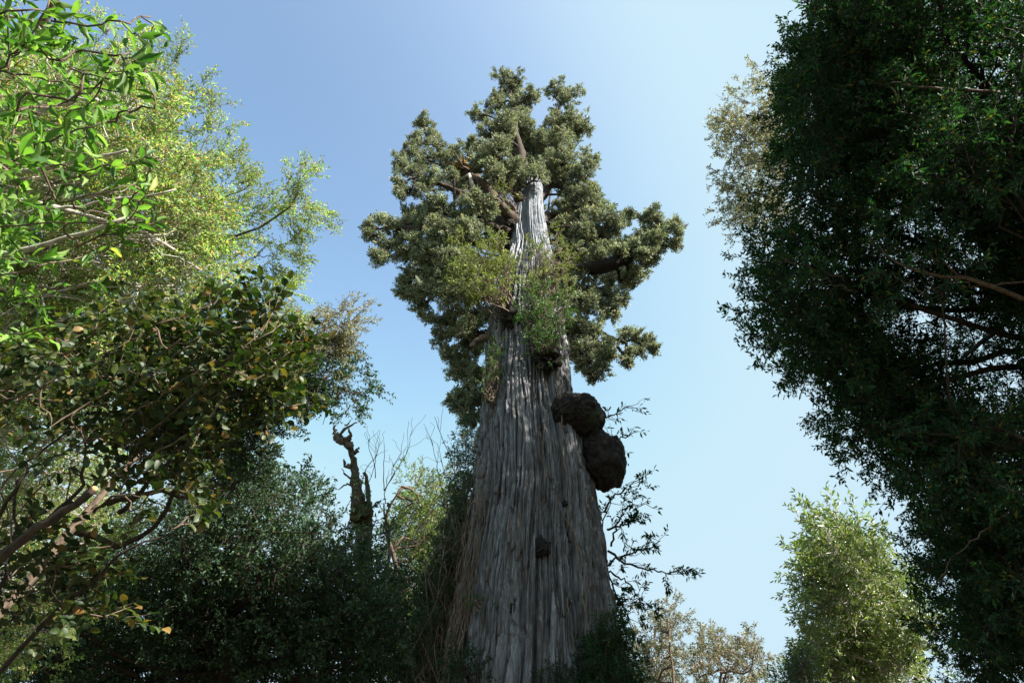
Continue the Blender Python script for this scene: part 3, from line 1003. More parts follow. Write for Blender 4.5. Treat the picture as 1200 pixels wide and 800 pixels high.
# ------------------------------------------------------------------ leafy trees and shrubs
def leafy(name, cat, label, basep, crown_top, species, leafm, bark, clumps, n_per, R_m, scale=1.0, bias=(0, 0, .25),
          trunk_r=.18, group=None, max_branch=40, branch_r=.035, trunk=True, stem=None, base_pts=None, rand=.45, outw=.6, tshift=False):
    """clumps: (n,3) world centres; each gets n_per sprigs inside radius R_m"""
    root = empty(name, basep, label, cat, group)
    clumps = np.asarray(clumps, float)
    basep = np.asarray(basep, float)
    tp = np.asarray(crown_top, float)
    mid = (basep + tp) / 2 + np.array([rng.normal(0, .04), rng.normal(0, .04), 0]) * np.linalg.norm(tp - basep)
    path = curve([basep, mid, tp] if base_pts is None else base_pts, 22, .01)
    if trunk:
        mb = MB()
        mb.tube(path, np.linspace(trunk_r, trunk_r * .18, len(path)), 10, .05)
        mb.build("trunk", M[bark], root)
    # branches: clumps bundled into at most max_branch
    nb = min(max_branch, len(clumps))
    seeds = clumps[rng.permutation(len(clumps))[:nb]]
    own = np.argmin(np.linalg.norm(clumps[:, None] - seeds[None], axis=2), axis=1)
    for k in range(nb):
        mem = clumps[own == k]
        if not len(mem):
            continue
        c = mem.mean(0)
        dist = np.linalg.norm(path - c, axis=1)
        score = dist + np.where(path[:, 2] > c[2] - .15 * dist, 50, 0)
        a = path[np.argmin(score)]
        mb = MB()
        L = limb(a, c, .06, 10, .05)
        mb.tube(L, np.linspace(branch_r * 1.5, branch_r * .5, len(L)), 6, .05)
        for q in mem:
            s = L[rng.integers(5, len(L))]
            p = limb(s, q, .03, 6, .06)
            mb.tube(p, np.linspace(branch_r * .45, .006, len(p)), 5, 0)
            for _ in range(4):
                e = q + rng.normal(0, R_m * .45, 3)
                p2 = limb(p[-2], e, .02, 5, .08)
                mb.tube(p2, np.linspace(.009, .003, len(p2)), 4, 0, caps=False)
        mb.build("branch", M[bark], root)
    n = len(clumps) * n_per
    rep = np.repeat(clumps, n_per, axis=0)
    d = norm(rng.normal(0, 1, (n, 3)))
    pos = rep + d * (R_m * rng.uniform(.1, 1, (n, 1)) ** .6)
    dirs = norm(d * outw + np.asarray(bias) + rng.normal(0, rand, (n, 3)))
    foliage("crown", species, leafm, stem or bark, root, pos, dirs, rng.uniform(.7, 1.25, n) * scale)
    return root


def mass(poly, n, d0, d1):
    p = sample_poly(poly, n)
    return P(p[:, 0], p[:, 1], rng.uniform(d0, d1, n))


# --- the big dark tree on the right
A = [(970, 0), (955, 45), (945, 95), (940, 150), (935, 200), (915, 250), (900, 285), (912, 320), (903, 350), (918, 405),
     (950, 435), (970, 470), (1005, 500), (1038, 532), (1080, 568), (1100, 605), (1108, 650), (1115, 700), (1125, 840), (1500, 840), (1500, 0)]
edge = A[:19]
band = edge + [(x + 110, y - 10) for x, y in edge[::-1]]
A_top = [(985, 0), (1500, 0), (1500, -150), (1150, -170), (1020, -90)]
cl = np.vstack([mass(A, 270, 10.5, 15.5), mass(band, 150, 10, 13), mass(A_top, 50, 10, 15), mass([(1060, 40), (1200, 0), (1500, 0), (1500, 840), (1160, 840), (1130, 600), (1090, 480), (1060, 300)], 165, 8.5, 12),
                mass([(975, 20), (1500, 0), (1500, 260), (940, 260), (930, 120)], 130, 14, 18)])
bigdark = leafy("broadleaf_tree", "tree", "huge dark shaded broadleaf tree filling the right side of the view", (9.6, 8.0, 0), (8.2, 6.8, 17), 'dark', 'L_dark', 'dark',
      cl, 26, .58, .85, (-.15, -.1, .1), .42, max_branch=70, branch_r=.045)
mb = MB()
for pts, r0, r1 in [([(1240, 372), (1200, 350), (1130, 325), (1085, 318), (1050, 305), (1025, 285)], .04, .008), ([(1130, 325), (1090, 300), (1040, 290)], .014, .004), ([(1200, 330), (1150, 335), (1110, 330), (1080, 345)], .016, .005),
                    ([(1170, 108), (1120, 104), (1060, 98), (1010, 100)], .026, .008), ([(1080, 345), (1060, 330), (1020, 315)], .012, .004), ([(1050, 110), (1015, 75), (985, 50)], .012, .004), ([(1000, 340), (950, 325), (905, 290)], .012, .004),
                    ([(1180, 600), (1130, 640), (1090, 690)], .014, .005), ([(1020, 130), (990, 165), (975, 180)], .010, .004), ([(990, 330), (940, 310), (900, 305)], .010, .004)]:
    c = curve([P(x, y, 9.3 if x > 1030 else 10.2) for x, y in pts], 14, .02)
    mb = MB()
    mb.tube(c, np.linspace(r0, r1, len(c)), 7, .06)
    mb.build("branch", M['brown'], bigdark)["label"] = "bare limb showing inside the dark crown"
# --- pale trees far right
cl = mass([(880, 75), (858, 95), (862, 118), (848, 145), (858, 180), (845, 215), (836, 240), (850, 258), (880, 282), (930, 280), (930, 90)], 100, 21, 24)
leafy("slender_tree", "tree", "pale sunlit fine leaved tree behind the upper left edge of the big dark tree", (17, 13, 0), tuple(P(955, 100, 22)), 'far', 'L_pale', 'brown',
      cl, 9, .45, .62, (-.3, 0, .35), .22, max_branch=14, branch_r=.03)
cl = mass([(950, 612), (975, 612), (1005, 622), (1040, 650), (1080, 720), (1110, 810), (945, 810), (950, 760), (962, 735), (955, 700), (962, 665), (955, 640)], 120, 16, 20)
leafy("laurel_tree", "tree", "sunlit glossy green tree at lower right under the big dark tree", (11.0, 17.5, 0), tuple(P(1000, 640, 18)), 'lit', 'L_lit', 'pale',
      cl, 11, .5, .9, (-.35, 0, .45), .22, max_branch=24, branch_r=.035)
cl = mass([(934, 768), (945, 775), (948, 800), (948, 850), (926, 850), (924, 795)], 26, 14.5, 15.5)
leafy("conifer_sapling", "tree", "small dark conifer top at the bottom edge left of the sunlit glossy tree", tuple(PY(945, 830, 14.2)[:2]) + (0,), tuple(P(936, 770, 15)), 'small', 'L_teal', 'brown',
      cl, 16, .16, .4, (0, 0, .5), .06, max_branch=6, branch_r=.02)
cl = mass([(800, 765), (825, 752), (840, 735), (852, 752), (870, 762), (890, 765), (905, 785), (910, 860), (790, 860), (780, 790)], 46, 24, 28)
leafy("thin_crowned_tree", "tree", "distant small tree with thin pinkish green crown at the bottom right of the giant trunk", (6.6, 28, 0), tuple(P(842, 745, 26)), 'far', 'L_pink', 'brown',
      cl, 12, .6, .75, (0, 0, .5), .14, max_branch=16, branch_r=.03)
cl = mass([(752, 745), (775, 720), (792, 712), (795, 745), (790, 790), (785, 860), (740, 860), (735, 770)], 34, 22, 25)
leafy("thin_crowned_tree", "tree", "taller distant greenish tree with reddish tips between giant trunk and pinkish tree", (4.4, 25, 0), tuple(P(782, 722, 23)), 'far', 'L_pink', 'brown',
      cl, 13, .5, .7, (0, 0, .5), .12, max_branch=12, branch_r=.03)

# --- left side, far to near
cl = mass([(462, 580), (475, 565), (505, 565), (525, 585), (535, 620), (535, 800), (440, 820), (440, 700), (450, 640)], 180, 24, 29)
leafy("sunlit_tree", "tree", "sunlit yellow green tree between the dead snag and the giant trunk", (-3.9, 24, 0), tuple(P(478, 565, 26)), 'small', 'L_mid', 'brown',
      cl, 9, .62, 1.25, (.1, 0, .4), .16, max_branch=20, branch_r=.03, base_pts=[np.array([-3.9, 24, 0]), P(468, 800, 24), P(472, 730, 24), P(463, 660, 24), P(452, 610, 24.2), P(470, 570, 24.5)])
cl = mass([(230, 560), (275, 560), (300, 575), (345, 578), (365, 605), (385, 625), (405, 660), (430, 700), (455, 740), (450, 830), (-20, 830), (-20, 740), (60, 700), (150, 640), (190, 600)], 210, 11, 15)
cl = np.vstack([cl, mass([(415, 650), (432, 650), (440, 720), (440, 820), (415, 820)], 14, 13, 15)])
leafy("bushy_tree", "tree", "dense dark blue green tree filling the lower left below the snag", (-5.0, 13.5, 0), tuple(P(300, 590, 13)), 'small', 'L_teal', 'dark',
      cl, 17, .6, 1.0, (0, 0, .4), .28, max_branch=36, branch_r=.04)
cl = np.vstack([mass([(275, 470), (300, 450), (350, 440), (360, 460), (330, 500), (300, 540), (285, 570), (240, 590), (240, 500)], 40, 9, 11),
                P(np.array([372, 386, 400, 412]), np.array([452, 450, 455, 460]), np.array([9.5] * 4)), P(np.array([360, 375, 345]), np.array([425, 432, 470]), np.array([9.5] * 3)), mass([(320, 400), (360, 390), (385, 440), (340, 470), (300, 470)], 22, 9, 10)])
leafy("small_leaved_tree", "tree", "bluish small leaved tree above the bushy tree, reaching a thin branch rightward", (-10.0, 9.0, 0), tuple(P(270, 480, 10)), 'small', 'L_teal', 'dark',
      cl, 9, .35, .62, (.5, 0, .2), .035, max_branch=16, branch_r=.03)
# feathery sprays at the middle left
cl = np.vstack([P(np.array([365, 378, 390, 400, 395, 385, 408]), np.array([392, 385, 395, 380, 410, 418, 376]), np.array([8.6] * 7)), P(np.array([345, 350, 360, 335]), np.array([385, 400, 375, 395]), np.array([8.8] * 4))])
leafy("feathery_conifer", "tree", "feathery grey green conifer spray sticking out right of the oval leaved branches", (-6.5, 7.0, 0), tuple(P(250, 430, 9)), 'needle', 'L_pale', 'brown',
      cl, 12, .16, .62, (.6, 0, .25), .1, max_branch=4, branch_r=.02)

# --- bright fine leaved tree, upper left
B = [(70, 60), (170, 60), (165, 110), (175, 150), (200, 165), (222, 205), (245, 240), (262, 262), (258, 300), (262, 320), (250, 335), (215, 345), (215, 380), (170, 420), (60, 460), (-60, 470), (-60, 60)]
B2 = [(-60, 420), (80, 420), (120, 500), (110, 640), (60, 760), (-60, 800)]
cl = np.vstack([mass(B, 420, 7.2, 11.5), mass(B2, 150, 8.5, 11.5), 
                ])
fine = leafy("fine_leaved_tree", "tree", "sunlit yellow green tree with tiny leaves and orange specks filling the upper left", (-12.5, 3.5, 0), tuple(P(0, 130, 9.5)), 'fine', 'L_fine', 'pale',
      cl, 9, .34, .62, (.55, .1, .45), .26, stem='vine', max_branch=40, branch_r=.03)
mb = MB()
for pts, r0, r1 in [([P(100, 332, 8.6), P(190, 305, 8.6), P(280, 275, 8.6), P(340, 242, 8.6), P(352, 205, 8.6)], .028, .006),
                    ([P(160, 265, 8.4), P(230, 245, 8.5), P(300, 215, 8.6)], .018, .005),
                    ([P(260, 330, 8.5), P(290, 305, 8.5), P(325, 298, 8.5)], .012, .004),
                    ([P(185, 225, 8.2), P(225, 185, 8.4), P(252, 145, 8.6)], .014, .004),
                    ([P(120, 300, 8.2), P(180, 270, 8.4), P(200, 130, 8.8), P(208, 55, 8.9)], .02, .003)]:
    c = curve(pts, 14, .01)
    mb = MB()
    mb.tube(c, np.linspace(r0, r1, len(c)), 6, .04)
    lb = mb.build("branch", M['brown'], fine)
    lb["label"] = "long thin brown branch reaching up to the right"
spray = []
for pts, n in [([(200, 130), (205, 95), (208, 55)], 10), ([(205, 110), (190, 85), (180, 62)], 8), ([(210, 120), (228, 112), (240, 100)], 8), ([(185, 140), (165, 110), (168, 80)], 8),
               ([(225, 185), (243, 155), (250, 130)], 14), ([(240, 200), (262, 180), (270, 165)], 12), ([(262, 215), (282, 205), (275, 190)], 10), ([(290, 250), (312, 238), (322, 245)], 14),
               ([(335, 248), (348, 225), (352, 195)], 20), ([(345, 243), (362, 246), (378, 252)], 14), ([(325, 250), (345, 262), (350, 275)], 14), ([(300, 285), (330, 290), (345, 300)], 16), ([(290, 300), (320, 312), (335, 318)], 14),
               ([(280, 345), (310, 335), (345, 345)], 18), ([(300, 355), (330, 365), (352, 372)], 12), ([(255, 370), (290, 375), (320, 385)], 16), ([(240, 390), (262, 400), (290, 402)], 12), ([(270, 262), (290, 225), (300, 218)], 12)]:
    a = curve([P(x, y, 8.6 + rng.normal(0, .15)) for x, y in pts], 10, .01)
    k = rng.integers(0, len(a), n * 2)
    spray.append((a[k] + rng.normal(0, .06, (n * 2, 3)), norm(norm(a[-1] - a[0]) + rng.normal(0, .55, (n * 2, 3)))))
sp_, sd_ = np.vstack([a for a, b in spray]), np.vstack([b for a, b in spray])
foliage("foliage", 'fine', 'L_fine', 'brown', lb, sp_, sd_, rng.uniform(.28, .5, len(sp_)))
# a hanging twig that enters at the top edge comes off a high limb of this tree
mb = MB()
c = curve([P(40, 60, 9.5), P(120, -120, 9.2), P(240, -150, 9.0), P(330, -70, 8.8), P(348, -8, 8.8)], 24, .02)
mb.tube(c, np.linspace(.05, .005, len(c)), 6, .04)
tb = mb.build("branch", M['brown'], fine)
tb["label"] = "high branch whose hanging tip enters at the top edge of the view"
pos = P(rng.uniform(335, 362, 8), rng.uniform(-30, -6, 8), np.full(8, 8.8))
foliage("foliage", 'fine', 'L_yell', 'brown', tb, pos, norm(np.array([0, 0, -.6]) + rng.normal(0, .4, (8, 3))), np.full(8, .4))


# --- trees with single leaves one can pick out
def leaf_parts(root, positions, dirs, ups, size, width, leafVT, matn, extra_tints=None):
    """each leaf its own part; five shared meshes"""
    protos = []
    off = world_off(root)
    for k in range(7):
        V, T = leafVT
        V = V * np.array([width, 1, 1]) + np.array([0, 0, 1]) * (rng.normal(0, .03, (len(V), 1)))
        me = bpy.data.meshes.new("leaf")
        me.from_pydata([tuple(v) for v in V], [], [tuple(int(i) for i in t) for t in T])
        a = me.attributes.new("tint", 'FLOAT', 'POINT')
        a.data.foreach_set("value", np.full(len(V), [.05, .25, .4, .55, .7, .85, .97][k], np.float32))
        me.materials.append(M[matn])
        me.polygons.foreach_set("use_smooth", np.ones(len(me.polygons), bool))
        me.update()
        protos.append(me)
    R = frames(dirs, ups)
    first = bpy.data.objects.new("leaf", protos[0])
    for i in range(len(positions)):
        o = first if i == 0 else first.copy()
        o.data = protos[int(rng.choice(7, p=[.18, .18, .18, .16, .16, .10, .04]))]
        mt = Matrix(R[i].tolist()).to_4x4()
        s = size * rng.uniform(.75, 1.2)
        o.matrix_local = Matrix.Translation(Vector((positions[i] - off).tolist())) @ mt @ Matrix.Scale(s, 4)
        o.parent = root
        COL.objects.link(o)


def leaves_on_path(path, n, end=.15, spread=.8):
    """positions and directions of n leaves along a twig, alternating sides, hanging slightly"""
    u = np.sort(rng.uniform(end, 1, n))
    k = u * (len(path) - 1)
    i = np.clip(k.astype(int), 0, len(path) - 2)
    f = (k - i)[:, None]
    pos = path[i] * (1 - f) + path[i + 1] * f
    t = norm(path[i + 1] - path[i])
    ref = norm(rng.normal(0, 1, (n, 3)))
    side = norm(np.cross(t, ref))
    d = norm(t * .7 + side * spread + np.array([0, 0, -.15]))
    return pos, d


def picked_leaf_tree(name, label, basep, trunk_pts, trunk_r, twigs, n_leaf, size, width, leafVT, matn, bark, cl, species, n_per, R_m, scale, bias, per_twig, branch_r=.02, spread=.8):
    root = empty(name, basep, label, "tree")
    mb = MB()
    c = curve(trunk_pts, 20, .01)
    mb.tube(c, np.linspace(trunk_r, trunk_r * .25, len(c)), 10, .04)
    mb.build("trunk", M[bark], root)
    PP, DD = [], []
    net = c.copy()
    for pts in twigs:
        pth = curve(pts, 12, .008)
        mb = MB()
        a = net[np.argmin(np.linalg.norm(net - pth[0], axis=1))]
        net = np.vstack([net, pth[1:]])
        lead = limb(a, pth[0], .04, 8, .03)
        full = np.vstack([lead[:-1], pth])
        mb.tube(full, np.linspace(branch_r, .004, len(full)), 6, .04)
        # side twiglets carry the leaves
        nt_ = max(2, per_twig // 6)
        paths = [pth]
        for _ in range(nt_):
            s = pth[rng.integers(2, len(pth) - 1)]
            tdir = norm(pth[-1] - pth[0])
            L_ = np.linalg.norm(pth[-1] - pth[0]) * rng.uniform(.2, .45)
            e = s + norm(tdir + rng.normal(0, .6, 3)) * L_
            p2 = limb(s, e, .03, 6, .05)
            mb.tube(p2, np.linspace(.004, .002, len(p2)), 4, 0, caps=False)
            paths.append(p2)
        mb.build("branch", M[bark], root)
        for q in range(per_twig):
            p_, d_ = leaves_on_path(paths[q % len(paths)], 1, .2, spread)
            PP.append(p_); DD.append(d_)
    PP = np.vstack(PP)[:n_leaf]
    DD = np.vstack(DD)[:n_leaf]
    leaf_parts(root, PP, DD, norm(np.array([0, 0, 1.0]) + rng.normal(0, .5, (len(PP), 3))), size, width, leafVT, matn)
    if len(cl):
        for q in cl:
            mbb = MB()
            a = net[np.argmin(np.linalg.norm(net - q, axis=1))]
            p = limb(a, q, .05, 8, .05)
            net = np.vstack([net, p[3:]])
            mbb.tube(p, np.linspace(branch_r * .8, .006, len(p)), 5, 0)
            mbb.build("branch", M[bark], root)
        n = len(cl) * n_per
        d = norm(rng.normal(0, 1, (n, 3)))
        pos = np.repeat(cl, n_per, 0) + d * R_m * rng.uniform(.1, 1, (n, 1))
        foliage("crown", species, matn, bark, root, pos, norm(d * .5 + np.asarray(bias) + rng.normal(0, .45, (n, 3))), rng.uniform(.75, 1.2, n) * scale)
    return root


def px_twigs(lst, d):
    return [[P(x, y, dd) for (x, y, dd) in [(a, b, d + rng.normal(0, .15)) for a, b in pts]] for pts in lst]


near = px_twigs([[(-30, 192), (20, 190), (45, 190), (75, 192)], [(-20, 175), (10, 200), (30, 240)]], 2.6)
up_ = px_twigs([[(-40, 40), (20, 50), (70, 75), (130, 95)], [(-40, 20), (30, 12), (80, 22)], [(-30, 80), (30, 88), (90, 100), (140, 110)], [(60, 25), (100, 30), (140, 25), (172, 22)],
                [(-30, 110), (20, 60), (60, 0)], [(90, 60), (130, 62), (160, 70), (172, 90)], [(20, 130), (80, 120), (120, 90), (150, 60)]], 3.4)
mid_ = px_twigs([[(-30, 330), (40, 315), (100, 300), (130, 290)], [(-30, 270), (40, 262), (120, 262), (170, 262)], [(-30, 240), (50, 240), (120, 225), (160, 215)], [(40, 170), (100, 150), (145, 135)],
                 [(60, 215), (120, 195), (165, 188)], [(-20, 360), (40, 345), (80, 335)], [(100, 250), (150, 240), (180, 200)], [(90, 290), (140, 270), (185, 262)], [(-30, 400), (40, 385), (90, 370)], [(150, 130), (180, 120), (165, 60)]], 4.2)
cl = mass([(-80, -20), (20, -20), (60, 40), (60, 100), (40, 180), (40, 240), (30, 300), (0, 350), (-80, 360)], 24, 4.0, 5.6)
lance = picked_leaf_tree("lance_leaved_tree", "near tree with long pointed bright green leaves and pale stems at the upper left edge", (-5.2, 1.6, 0),
                 [np.array([-5.2, 1.6, 0]), np.array([-5.3, 1.9, 3.0]), np.array([-5.2, 2.2, 5.5]), np.array([-5.0, 2.4, 8.0])], .14,
                 near + up_ + mid_, 300, .112, .30, LF, 'L_lance', 'brown', cl, 'lance', 6, .30, .85, (.55, .1, .15), 16, .007, .75)
mb = MB()
for pts, r0, r1 in [([P(-60, 142, 5), P(30, 126, 5), P(70, 120, 5), P(115, 118, 5)], .026, .012), ([P(-60, 205, 4.8), P(30, 200, 4.8), P(90, 190, 4.8), P(150, 176, 4.8)], .026, .010),
                    ([P(-60, 322, 5), P(0, 300, 5), P(60, 285, 5), P(150, 255, 5)], .034, .012), ([P(40, 140, 5), P(75, 100, 5), P(85, 60, 5)], .02, .01), ([P(-20, 15, 5), P(40, 30, 5), P(60, 80, 5)], .010, .005),
                    ([P(20, 250, 4.9), P(110, 240, 4.9), P(205, 222, 4.9)], .016, .006)]:
    c = curve(pts, 12, .008)
    mb = MB()
    mb.tube(c, np.linspace(r0, r1, len(c)), 8, .04)
    mb.build("branch", M['pale'], lance)["label"] = "pale sunlit bare stem among the green leaves"

# --- round leaved tree, middle left, in shade
tw = px_twigs([[(-20, 480), (60, 450), (130, 420)], [(20, 470), (90, 430), (150, 400)], [(60, 500), (140, 450), (210, 400)], [(100, 520), (180, 470), (250, 420)], [(150, 520), (220, 470), (300, 400), (330, 380)],
               [(-20, 560), (50, 540), (100, 520)], [(0, 620), (60, 560), (90, 545)], [(120, 560), (200, 520), (240, 500)], [(180, 440), (250, 385), (290, 375)], [(230, 430), (300, 410), (345, 400)],
               [(-20, 430), (40, 420), (90, 410)], [(80, 600), (120, 560), (160, 560)], [(150, 600), (200, 570), (230, 600)], [(180, 380), (240, 360), (275, 330), (285, 355)], [(10, 680), (40, 650), (60, 660)],
               [(200, 620), (230, 610), (250, 600)], [(130, 640), (150, 620), (170, 600)], [(90, 480), (130, 470), (170, 440)]], 4.6)
cl = np.vstack([mass([(-40, 430), (120, 400), (200, 395), (250, 375), (300, 380), (335, 390), (345, 410), (330, 440), (290, 465), (250, 490), (225, 530), (190, 560), (130, 520), (110, 500), (60, 480), (-40, 470)], 48, 4.8, 6.4),
                mass([(-40, 650), (60, 640), (80, 700), (20, 740), (-40, 740)], 10, 4.6, 5.4), mass([(180, 420), (330, 395), (340, 430), (240, 500), (200, 560), (170, 500)], 44, 5.2, 6.8)])
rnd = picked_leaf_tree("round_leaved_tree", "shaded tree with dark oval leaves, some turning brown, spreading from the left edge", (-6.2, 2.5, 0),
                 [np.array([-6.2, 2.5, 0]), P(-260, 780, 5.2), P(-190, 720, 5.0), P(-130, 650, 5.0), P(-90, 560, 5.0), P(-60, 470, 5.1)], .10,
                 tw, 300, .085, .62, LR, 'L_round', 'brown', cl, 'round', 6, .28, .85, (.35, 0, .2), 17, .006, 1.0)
mb = MB()
c = curve([P(-80, 735, 4.4), P(0, 652, 4.4), P(60, 610, 4.4), P(112, 573, 4.4)], 14, .006)
mb.tube(c, np.linspace(.036, .022, len(c)), 12, .16)
b1 = mb.build("branch", M['limb'], rnd)
b1["label"] = "thick sawn off limb slanting up from the left edge"
mb = MB()
dirn = norm(c[-1] - c[-2])
mb.tube([c[-1] - dirn * .01, c[-1] + dirn * .012], [.022, .016], 14, .2)
mb.build("cut_end", M['cutwood'], b1)
mb = MB()
for pts, r0, r1 in [([P(-40, 830, 4.9), P(50, 730, 4.9), P(110, 680, 4.9), P(150, 645, 4.9), P(200, 625, 5.0)], .018, .006),
                    ([P(-10, 720, 4.6), P(15, 640, 4.6), P(20, 560, 4.6)], .014, .008), ([P(-10, 620, 4.6), P(25, 560, 4.6), P(45, 530, 4.7), P(90, 500, 4.7)], .014, .006),
                    ([P(40, 625, 4.5), P(90, 575, 4.5), P(100, 545, 4.5), P(95, 500, 4.6)], .016, .006), ([P(110, 600, 4.6), P(140, 580, 4.6), P(190, 590, 4.7)], .010, .004), ([P(140, 600, 5), P(190, 550, 5), P(270, 460, 5.2)], .02, .006)]:
    c = curve(pts, 14, .008)
    mb = MB()
    mb.tube(c, np.linspace(r0, r1, len(c)), 7, .05)
    mb.build("branch", M['dark'], rnd)["label"] = "bare curving dark branch at the lower left"

# ------------------------------------------------------------------ dead snag
sn = empty("dead_snag", PY(428, 700, 14.5) * np.array([1, 1, 0]), "broken topped dead trunk with mossy collar standing above the dark bushy tree", "dead tree")
D = 16.0
mb = MB()
b0 = PY(430, 760, float(P(425, 640, D)[1]))
c = curve([np.array([b0[0], b0[1], 0]), P(428, 760, D), P(426, 660, D), P(421, 600, D), P(417, 560, D), P(413, 535, D), P(410, 520, D)], 36, .012)
mb.tube(c, np.interp(np.linspace(0, 1, len(c)), [0, .5, .62, .75, .9, 1], [.24, .15, .12, .075, .065, .07]), 12, .24)
mb.build("trunk", M['snag'], sn)
for i, (pts, r0, r1) in enumerate([([P(411, 524, D), P(404, 518, D), P(398, 516, D), P(393, 512, D)], .10, .09), ([P(398, 516, D), P(394, 508, D), P(391, 503, D), P(393, 498, D)], .07, .015), ([P(397, 513, D), P(402, 504, D), P(410, 499, D), P(418, 495, D)], .05, .01),
                    ([P(408, 516, D), P(410, 508, D), P(409, 501, D)], .06, .01), ([P(412, 546, D), P(405, 545, D), P(403, 536, D)], .07, .01), ([P(414, 562, D), P(406, 556, D), P(402, 550, D)], .03, .008), ([P(416, 530, D), P(420, 524, D)], .05, .02),
                    ([P(404, 498, D), P(409, 496, D), P(411, 492, D)], .02, .006), ([P(414, 568, D), P(405, 568, D), P(396, 574, D)], .03, .008)]):
    mb = MB()
    q = curve(pts, 9, .02)
    mb.tube(q, np.linspace(r0, r1, len(q)), 8, .2)
    mb.build("branch", M['snag'], sn)
mb = MB()
q = curve([P(431, 640, D), P(433, 600, D), P(432, 575, D), P(427, 552, D)], 14, .03)
mb.tube(q, np.linspace(.08, .04, len(q)), 9, .15)
mb.build("branch", M['snag'], sn)["label"] = "second stem leaning against the snag"
lump("moss_clump", P(424, 602, D - .1), (.22, .2, .24), bark_mat("yellow_moss", (.02, .016, .006), (.12, .085, .02), (6, 6, 6), 1.0), sn, 5, .35, 4, (36, 24), "yellow brown mossy collar around the snag")

# bare twiggy tree behind
bt = empty("bare_tree", P(455, 640, 19) * np.array([1, 1, 0]), "leafless twiggy crown rising between the snag and the giant trunk", "tree")
mb = MB()
c = curve([P(455, 640, 19) * np.array([1, 1, 0]), P(452, 680, 19), P(450, 590, 19)], 12, .02)
mb.tube(c, np.linspace(.08, .02, len(c)), 8, .05)
mb.build("trunk", M['snag'], bt)


def twig_fan(root, a, b, n, r0, depth_j=.3):
    mb = MB()
    main = limb(a, b, .0, 10, .025)
    mb.tube(main, np.linspace(r0, .006, len(main)), 5, .05)
    L = np.linalg.norm(b - a)
    for _ in range(n):
        s = main[rng.integers(3, len(main))]
        e = s + norm(norm(b - a) * 1.0 + rng.normal(0, .55, 3)) * L * rng.uniform(.25, .5)
        q = limb(s, e, -.05, 6, .02)
        mb.tube(q, np.linspace(r0 * .4, .004, len(q)), 4, 0, caps=False)
    mb.build("branch", M['snag'], root)


for (ax, ay, bx, by, n) in [(452, 590, 480, 512, 8), (450, 575, 450, 518, 1), (450, 575, 470, 530, 5), (440, 560, 432, 515, 4), (425, 565, 445, 520, 5), (520, 580, 505, 515, 4), (535, 560, 510, 488, 2), (535, 600, 512, 520, 4), (425, 600, 440, 530, 6)]:
    twig_fan(bt, P(ax, ay, 19), P(bx, by, 19), n, .014)


# ------------------------------------------------------------------ plants growing on and beside the trunk
def shrub(label, basep, stems, species, leafm, n_per, R, scale, bias=(0, 0, .3), bark='vine', stem_r=.025, cat="shrub", name="shrub"):
    """stems: end points; foliage gathered round each"""
    root = empty(name, basep, label, cat)
    mb = MB()
    for e in stems:
        p = limb(np.asarray(basep) + rng.normal(0, .04, 3), e, .03, 9, .08)
        mb.tube(p, np.linspace(stem_r, .006, len(p)), 5, .05)
        for _ in range(3):
            q = limb(p[rng.integers(4, len(p))], e + rng.normal(0, R * .7, 3), .0, 6, .08)
            mb.tube(q, np.linspace(.009, .003, len(q)), 4, 0, caps=False)
    mb.build("stems", M[bark], root)
    n = len(stems) * n_per
    d = norm(rng.normal(0, 1, (n, 3)))
    pos = np.repeat(np.asarray(stems), n_per, 0) + d * R * rng.uniform(.1, 1, (n, 1))
    foliage("foliage", species, leafm, bark, root, pos, norm(d * .6 + np.asarray(bias) + rng.normal(0, .4, (n, 3))), rng.uniform(.7, 1.2, n) * scale)
    return root


def tpt(px, py, off=.15):
    """a point just off the trunk's front surface"""
    z = float(PY(px, py, TY - 1)[2])
    r = float(np.interp(z, pz, pr))
    return PY(px, py, TY - r * .9 - off)


def tpoly(poly, n, o0, o1):
    p = sample_poly(poly, n)
    return np.array([tpt(x, y, rng.uniform(o0, o1)) for x, y in p])


shrub("yellowish twiggy shrub rooted on the trunk's left side below the bare pale top", tpt(603, 372, -.1), tpoly([(555, 268), (575, 262), (598, 290), (596, 340), (575, 362), (545, 350), (535, 320), (540, 290)], 34, .2, 1.2), 'epi', 'L_yell', 9, .28, .8, (-.1, -.1, .4))
shrub("green leafy shrub hanging over the giant trunk's middle hollow", tpt(642, 420, -.1), tpoly([(612, 345), (650, 335), (668, 360), (660, 395), (642, 425), (625, 410), (605, 380)], 44, .05, .7), 'epi', 'L_epi', 8, .28, .65, (0, -.1, .3))
shrub("pale green sprigs spreading over the sunlit upper trunk", tpt(640, 345, -.1), tpoly([(612, 300), (640, 262), (668, 275), (672, 330), (660, 370), (620, 375)], 34, .05, .5), 'epi', 'L_yell', 7, .22, .6, (0.1, -.1, .4))
shrub("small yellow green tuft of leaves at the top end of the bare trunk", tpt(604, 250, 0), tpoly([(575, 212), (600, 205), (606, 225), (590, 245), (572, 235)], 14, .1, .5), 'epi', 'L_yell', 7, .22, .7)
shrub("bright green climber leaves along the trunk's left edge below the crown", tpt(572, 470, -.1), tpoly([(578, 400), (592, 402), (586, 430), (572, 450), (566, 470), (564, 440)], 16, -.05, .15), 'epi', 'L_epi', 7, .16, .55)
shrub("few small fern like sprigs on the lower left bark", tpt(560, 712, 0), tpoly([(552, 700), (572, 700), (570, 712), (555, 714)], 4, 0, .1), 'epi', 'L_epi', 4, .10, .4)
shrub("dark bush covering the foot of the right hand buttress", tpt(700, 800, .2), tpoly([(700, 765), (718, 735), (732, 760), (740, 840), (700, 840), (690, 800)], 46, -.2, .4), 'small', 'L_dark', 9, .22, .55, (0, -.1, .4), 'dark')
